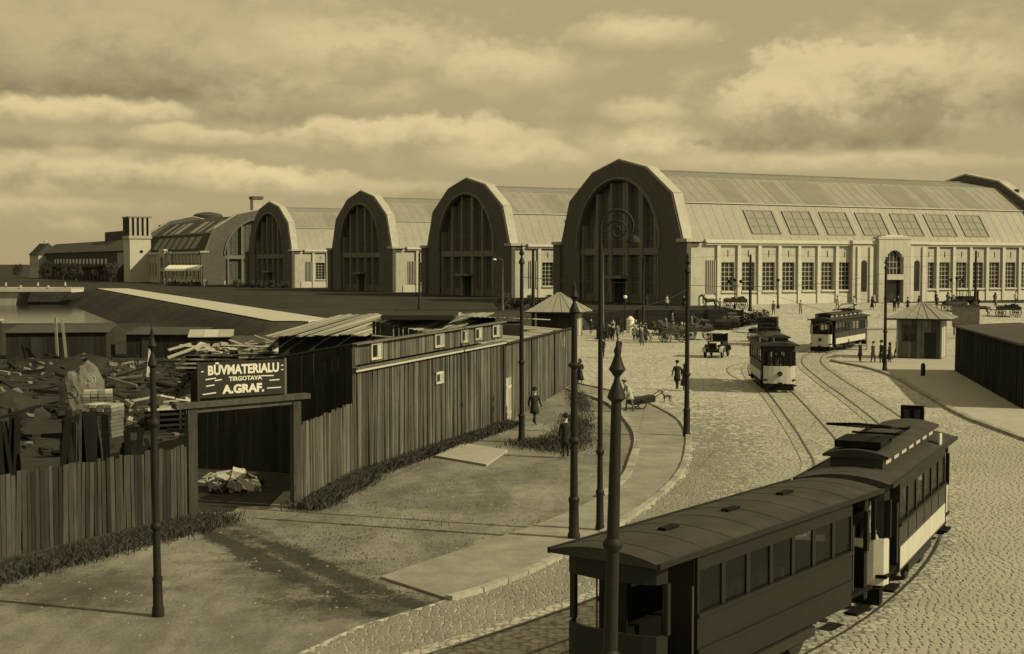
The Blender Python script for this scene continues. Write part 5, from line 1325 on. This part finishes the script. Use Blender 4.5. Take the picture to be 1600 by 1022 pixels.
def cart(x, y, rz, label, load='stone', name='horse_cart'):
    e = empty(name, (x, y, zf(x, y)+.02), rz, label, 'cart')
    MB().box(-1.5, 1.3, -.75, .75, .85, .95).build('bed', M['wood'], e)
    for s in (-1, 1):
        MB().box(-1.5, 1.3, s*.75-.03, s*.75+.03, .96, 1.3).build('side_board', M['woodl'], e)
        for xx, r in ((-.95, .55), (.85, .48)): spoked(MB(), (xx, s*.9, r), r).build('wheel', M['wooddark'], e)
        MB().bar((1.2, s*.4, .85), (3.4, s*.42, 1.0), .07).build('shaft', M['wooddark'], e)
    MB().box(.6, 1.1, -.6, .6, 1.35, 1.42).build('seat', M['wood'], e)
    b = MB()
    for k in range(12): xx = rnd.uniform(-1.3, .3); yy = rnd.uniform(-.5, .5); s = rnd.uniform(.3, .5); b.box(xx-s/2, xx+s/2, yy-s/2, yy+s/2, .96+.001*k, .96+s*rnd.uniform(.8, 1.6))
    struct(b.build('load', M[load], e), 'stuff')
    return e
def rig(px_, py_, rz, hm, lab, z=None):
    p = at(px_, py_, 0 if z is None else z)
    cart(p.x, p.y, rz, 'horse cart '+lab); d_ = Vector((math.cos(rz), math.sin(rz), 0)); q = p+d_*3.0; horse(q.x, q.y, rz, hm, ('pale' if hm == 'horsel' else 'dark')+' horse harnessed to the cart '+lab)
    person('cap', p.x+d_.x*.75, p.y+d_.y*.75, math.degrees(rz), 'driver standing on the cart '+lab, 1.6, z=p.z+zf(p.x, p.y)*(0 if z else 1)+.98)
rig(1052, 535, R(183), 'horsel', 'drawn up before the retaining wall')
rig(1092, 531, R(176), 'horsed', 'queuing second before the retaining wall')
rig(1040, 524, R(8), 'horsed', 'facing the other way right under the retaining wall')
rig(1135, 500, R(170), 'horsed', 'waiting on the ramp beside the shrub', 1.2)
p = Vector((29.2, 172.0)); cart(27.6, 170.6, R(178), 'dark loaded cart on the terrace edge by the corner of the skylit hall', 'wooddark'); horse(24.6, 170.7, R(178), 'horsed', 'dark horse harnessed to the cart on the terrace edge')
cart(62.0, 172, R(170), 'dark cart right of the hall portal behind the kiosk roof', 'wooddark'); horse(59.0, 172.5, R(170), 'horsed', 'dark horse right of the hall portal behind the kiosk roof')
cart(57.2, 178, R(190), 'dark cart waiting at the hall portal steps', 'wooddark')
# covered lorry behind the oncoming tram
def car(x, y, rz, label, light=True, lorry=False):
    e = empty('motor_lorry' if lorry else 'motor_car', (x, y, zf(x, y)+.02), rz, label, 'lorry' if lorry else 'car')
    b = MB(); b.box(-1.9, 1.5, -.55, .55, .5, .72); b.build('chassis', M['tramblack'], e)
    b = MB(); b.hexa([(.55, -.46, .72), (1.62, -.36, .74), (1.62, .36, .74), (.55, .46, .72), (.55, -.44, 1.32), (1.62, -.33, 1.22), (1.62, .33, 1.22), (.55, .44, 1.32)]); b.build('bonnet', M['tramcream'] if light else M['tramdark'], e)
    rd = MB().box(1.625, 1.72, -.36, .36, .66, 1.28).build('radiator', M['ironl'], e); MB().box(1.722, 1.735, -.29, .29, .72, 1.2).build('grille', M['tramblack'], rd)
    b = MB(); b.box(-1.7 if not lorry else -.6, .55, -.66, .66, .72, 1.32); b.build('body', M['tramdark'], e)
    for s in (-1, 1):
        for xx in (.5, -.55): MB().bar((xx, s*.62, 1.32), (xx-.05, s*.62, 2.02), .07).build('roof_post', M['tramblack'], e)
        if not lorry: MB().bar((-1.6, s*.62, 1.32), (-1.65, s*.62, 2.0), .07).build('roof_post', M['tramblack'], e)
        hl = MB().disc((1.6, s*.55, 1.02), .14, 'x', .2, 14).build('headlight', M['tramblack'], e); MB().disc((1.71, s*.55, 1.02), .12, 'x', .02, 14).build('lens', M['glass'], hl)
        for xx in (1.15, -1.35):
            wh = MB().ring((xx, s*.72, .42), .36, .075, 'y', 20, 8).build('wheel', M['tramblack'], e); MB().disc((xx, s*.72, .42), .32, 'y', .06, 18).build('rim', M['ironl'], wh)
            b = MB(); pts = [(xx+.58*math.cos(t_), s*.74, .42+.56*math.sin(t_)) for t_ in [0.15+k*(math.pi-.3)/8 for k in range(9)]]
            for a_, c_ in zip(pts, pts[1:]): b.bar(a_, c_, .32, .04, (0, 1, 0) if False else (0, 0, 1))
            b.build('mudguard', M['tramcream'] if light and xx > 0 else M['tramdark'], e)
        MB().box(-.8, .6, *sorted((s*.6, s*.86)), .46, .50).build('running_board', M['tramblack'], e)
    MB().quad((.52, -.58, 1.34), (.52, .58, 1.34), (.46, .58, 2.0), (.46, -.58, 2.0)).build('windscreen', M['clear'], e)
    MB().box(-1.75 if not lorry else -.7, .7, -.7, .7, 2.02, 2.10).build('roof', M['tramcream'] if light else M['tramdark'], e)
    MB().box(-1.72 if not lorry else -.68, -1.66 if not lorry else -.62, -.64, .64, 1.32, 2.02).build('rear_panel', M['tramdark'], e)
    MB().tube([(1.85, -.75, .5), (1.85, .75, .5)], .035, 6).build('bumper', M['ironl'], e)
    if lorry:
        MB().box(-3.4, -.75, -.95, .95, .75, .9).build('load_bed', M['wooddark'], e); MB().box(-3.35, -.8, -.92, .92, .9, 2.7).build('canvas_cover', M['clothd'], e)
        for s in (-1, 1): MB().ring((-2.7, s*.78, .42), .36, .08, 'y', 18, 8).build('wheel', M['tramblack'], e)
    return e
p = at(1120, 560); car(p.x+.2, p.y+1.6, R(250), 'old motor car with pale bonnet and roof, standing alone in the street')
car(24.8, 134, R(255), 'dark canvas covered lorry behind the oncoming tram', False, True)
cart(25.8, 141, R(200), 'tall loaded cart beside the canvas covered lorry', 'wooddark')
car(61.5, 187, R(185), 'dark motor car parked by the hall wall right of the portal', False)
c_ = at(1042, 629); DOG = quad_mesh('dog', .45, .46, 'horsed'); tag(link('dog', DOG, None, (c_.x, c_.y, .03), R(200)), 'small dark dog standing out in the street near the walking pair', 'dog')
hc = at(1004, 641); e = empty('handcart', (hc.x, hc.y+.1, .11), R(195), 'low dark handcart pushed by the stooping man', 'cart')
MB().hexa([(-.6, -.4, .35), (.7, -.4, .2), (.7, .4, .2), (-.6, .4, .35), (-.6, -.45, .7), (.75, -.45, .5), (.75, .45, .5), (-.6, .45, .7)]).build('box', M['wooddark'], e)
for s in (-1, 1): MB().ring((.2, s*.5, .26), .24, .03, 'y', 16, 6).build('wheel', M['iron'], e)
MB().tube([(-.6, -.3, .6), (-1.1, -.3, .9), (-1.1, .3, .9), (-.6, .3, .6)], .025, 6).build('handle', M['iron'], e)

# ------------------------------------------------------------------ vegetation
def tufts(name, spots, n, hmin, hmax, spread, label, mname='grass'):
    b = MB(); 
    for k in range(n):
        cx, cy, rx, ry = rnd.choice(spots); x = cx+rnd.gauss(0, rx); y = cy+rnd.gauss(0, ry); z = zf(x, y)
        h = rnd.uniform(hmin, hmax); a_ = rnd.uniform(0, 6.28); w_ = rnd.uniform(.006, .015)*(1+h); lx = rnd.gauss(0, h*.45); ly = rnd.gauss(0, h*.45)
        dx, dy = math.cos(a_)*w_, math.sin(a_)*w_
        b.add([(x-dx, y-dy, z), (x+dx, y+dy, z), (x+lx*.4+dx*.7, y+ly*.4+dy*.7, z+h*.6), (x+lx, y+ly, z+h)], [(0, 1, 2), (0, 2, 3)])
    me = bpy.data.meshes.new(name); me.from_pydata(b.v, [], b.f); me.materials.append(M[mname]); o = link(name, me); struct(o, 'stuff'); o['label'] = label; o['category'] = 'grass'; return o
sp1 = []
for f in [i/30 for i in range(31)]:
    m = SC.lerp(SE, f)+sn*.35; sp1.append((m.x, m.y, .22, .28))
    if f < .6: m = GR.lerp(SC, f/.6)+Vector((.45, -.1)); sp1.append((m.x, m.y, .28, .3))
tufts('shed_grass', sp1, 30000, .05, .36, 0, 'rough dark grass along the foot of the plank shed')
sp2 = []
for f in [i/30 for i in range(31)]: m = FA.lerp(GL, f)+fn*.7; sp2.append((m.x, m.y, .40, .45))
tufts('fence_grass', sp2, 34000, .04, .28, 0, 'rough dark grass along the foot of the fence left of the gate')
sp3 = [(1.0, 60.5, .6, .8), (2.0, 60.0, .5, 1.2), (2.7, 62.5, .5, 1.6), (3.2, 68, .4, 2.0), (3.9, 80, .3, 4)]
tufts('bank_grass', sp3, 11000, .04, .26, 0, 'tall dark weeds round the poles and fence end')
sp4 = [(rnd.uniform(-7, 2), rnd.uniform(30, 50), .9, .9) for _ in range(18)]+[(-5.2, 36, 1.6, 2.0), (-4.2, 33, 1.4, 1.2), (-7.2, 38.5, 1.0, 1.6)]
tufts('dirt_grass', sp4, 3500, .02, .07, 0, 'sparse trodden grass on the bare dirt')
# loose stones on the dirt
b = MB()
for k in range(900):
    y_ = rnd.uniform(28, 62); x_ = rnd.uniform(-12, 6)
    if fence_side(x_, y_) > -.5 or x_ > interp(XL, y_)-.3: continue
    s = rnd.uniform(.015, .05)
    a_ = rnd.uniform(0, 6.28); ca, sa = math.cos(a_)*s, math.sin(a_)*s
    b.add([(x_+ca, y_+sa, 0), (x_-sa, y_+ca, 0), (x_-ca, y_-sa, 0), (x_+sa, y_-ca, 0), (x_+.2*s, y_, s*.8)], [(0, 1, 4), (1, 2, 4), (2, 3, 4), (3, 0, 4)])
st = struct(b.build('loose_stones', M['pave']), 'stuff'); st['label'] = 'loose pale stones scattered on the dirt'; st['category'] = 'stones'
def leafmesh(name, rx, ry, rz_, n, size, seed, mname='leaf'):
    r_ = random.Random(seed); b = MB(); cl = [(Vector((r_.gauss(0, .5), r_.gauss(0, .5), r_.gauss(0, .5))), r_.uniform(.25, .5)) for _ in range(22)]
    for k in range(n):
        c, cr = r_.choice(cl); d = Vector((r_.gauss(0, 1), r_.gauss(0, 1), r_.gauss(0, 1))).normalized()*cr*r_.random()**.4; q = c+d
        if q.length > 1.25: continue
        q = Vector((q.x*rx, q.y*ry, q.z*rz_)); u = Vector((r_.gauss(0, 1), r_.gauss(0, 1), r_.gauss(0, 1))).normalized()*size; v_ = u.cross(Vector((r_.gauss(0, 1), r_.gauss(0, 1), r_.gauss(0, 1)))).normalized()*size*.6
        b.add([q-u, q+v_, q+u, q-v_], [(0, 1, 2, 3)])
    me = bpy.data.meshes.new(name); me.from_pydata(b.v, [], b.f); me.materials.append(M[mname]); return me
CR = [leafmesh('crown', 3.4, 3.4, 3.6, 2600, .28, i) for i in range(3)]
TR = MB(); TR.tube([(0, 0, 0), (.1, 0, 2.5), (0, .1, 5), (.1, 0, 7.5)], [.32, .25, .18, .06], 8)
for a_ in (.3, 1.6, 2.9, 4.4): TR.tube([(.05, 0, 3.2+a_*.3), (1.2*math.cos(a_), 1.2*math.sin(a_), 5+a_*.3), (2.1*math.cos(a_), 2.1*math.sin(a_), 6.2+a_*.3)], [.13, .08, .03], 6)
TRM = TR.mesh('trunk', M['bark'])
def tree(x, y, k, i, label, group=None):
    e = empty('tree', (x, y, zf(x, y)), rnd.uniform(0, 6), label, 'tree', group); e.scale = (k, k, k)
    link('trunk', TRM, e); link('crown', CR[i % 3], e, (0, 0, 6.4)); return e
for i in range(7): tree(-176-7.0*i+rnd.uniform(-2, 2), 470+rnd.uniform(-20, 40), rnd.uniform(.55, .85), i, 'dark leafy tree left of the low market building', 'trees left of the low market building')
for i, (x_, y_) in enumerate([(-133, 420), (-128, 424), (-139, 426), (-146, 432), (-121, 415)]): tree(x_, y_, rnd.uniform(.42, .62), i, 'small dark tree in front of the low market building', 'small trees before the low market building')
def shrub(x, y, k, i, label, group):
    o = tag(link('shrub', CR[i % 3], None, (x, y, zf(x, y)+1.9*k), rnd.uniform(0, 6)), label, 'shrub', group); o.scale = (k, k, k*.7); return o
for i, (x_, y_) in enumerate([(-.5, 172), (2.0, 171.5), (5.0, 171)]): shrub(x_, y_, .42, i, 'dark clipped shrub on the terrace between the first two gables', 'terrace shrubs')
for i in range(5): shrub(-64+3.2*i, 322-2.4*i, .4, i, 'dark shrub before the far gables', 'shrubs before the far gables')
shrub(29.6, 167.4, .45, 1, 'dark shrub at the end of the retaining wall', None)
shrub(1.6, 59.5, .12, 2, 'dark low bush beside the tall pole at the grass edge', None); shrub(2.6, 60.8, .11, 0, 'dark low bush between the pole and the pavement', None)
lw = empty('low_wall', (35.2, 126.5, 0), R(4), 'low pale rendered wall behind the waiting people left of the kiosk', 'wall')
MB().box(-2.6, 2.6, -.15, .15, 0, 2.0).build('wall', M['plaster2'], lw); MB().box(-2.7, 2.7, -.22, .22, 2.0, 2.12).build('coping', M['plaster'], lw)

# scattered yard debris
b = MB()
for k in range(900):
    x_ = rnd.uniform(-46, -9); y_ = rnd.uniform(52, 112)
    if fence_side(x_, y_) < 2.5 or (x_ > -13.5 and 52 < y_ < 76) or math.hypot(x_+13.6, y_-83.5) < 2.5: continue
    if x_/y_ < -.42: continue
    l_ = rnd.uniform(.25, 2.4) if rnd.random() < .5 else rnd.uniform(.2, .6); a_ = rnd.uniform(0, 3.14); tz = rnd.uniform(-.25, .35)
    p = Vector((x_, y_, .06+rnd.uniform(0, .25))); d_ = Vector((math.cos(a_), math.sin(a_), tz*(1 if l_ > .6 else .3)))*l_
    b.cur = 0 if rnd.random() < .84 else (1 if rnd.random() < .75 else 2)
    b.bar(p, p+d_, rnd.uniform(.08, .35), rnd.uniform(.05, .25))
db = struct(b.build('yard_debris', [M['wooddark'], M['stone'], M['woodpale']]), 'stuff'); db['label'] = 'scattered boards and broken stones over the timber yard'; db['category'] = 'debris'
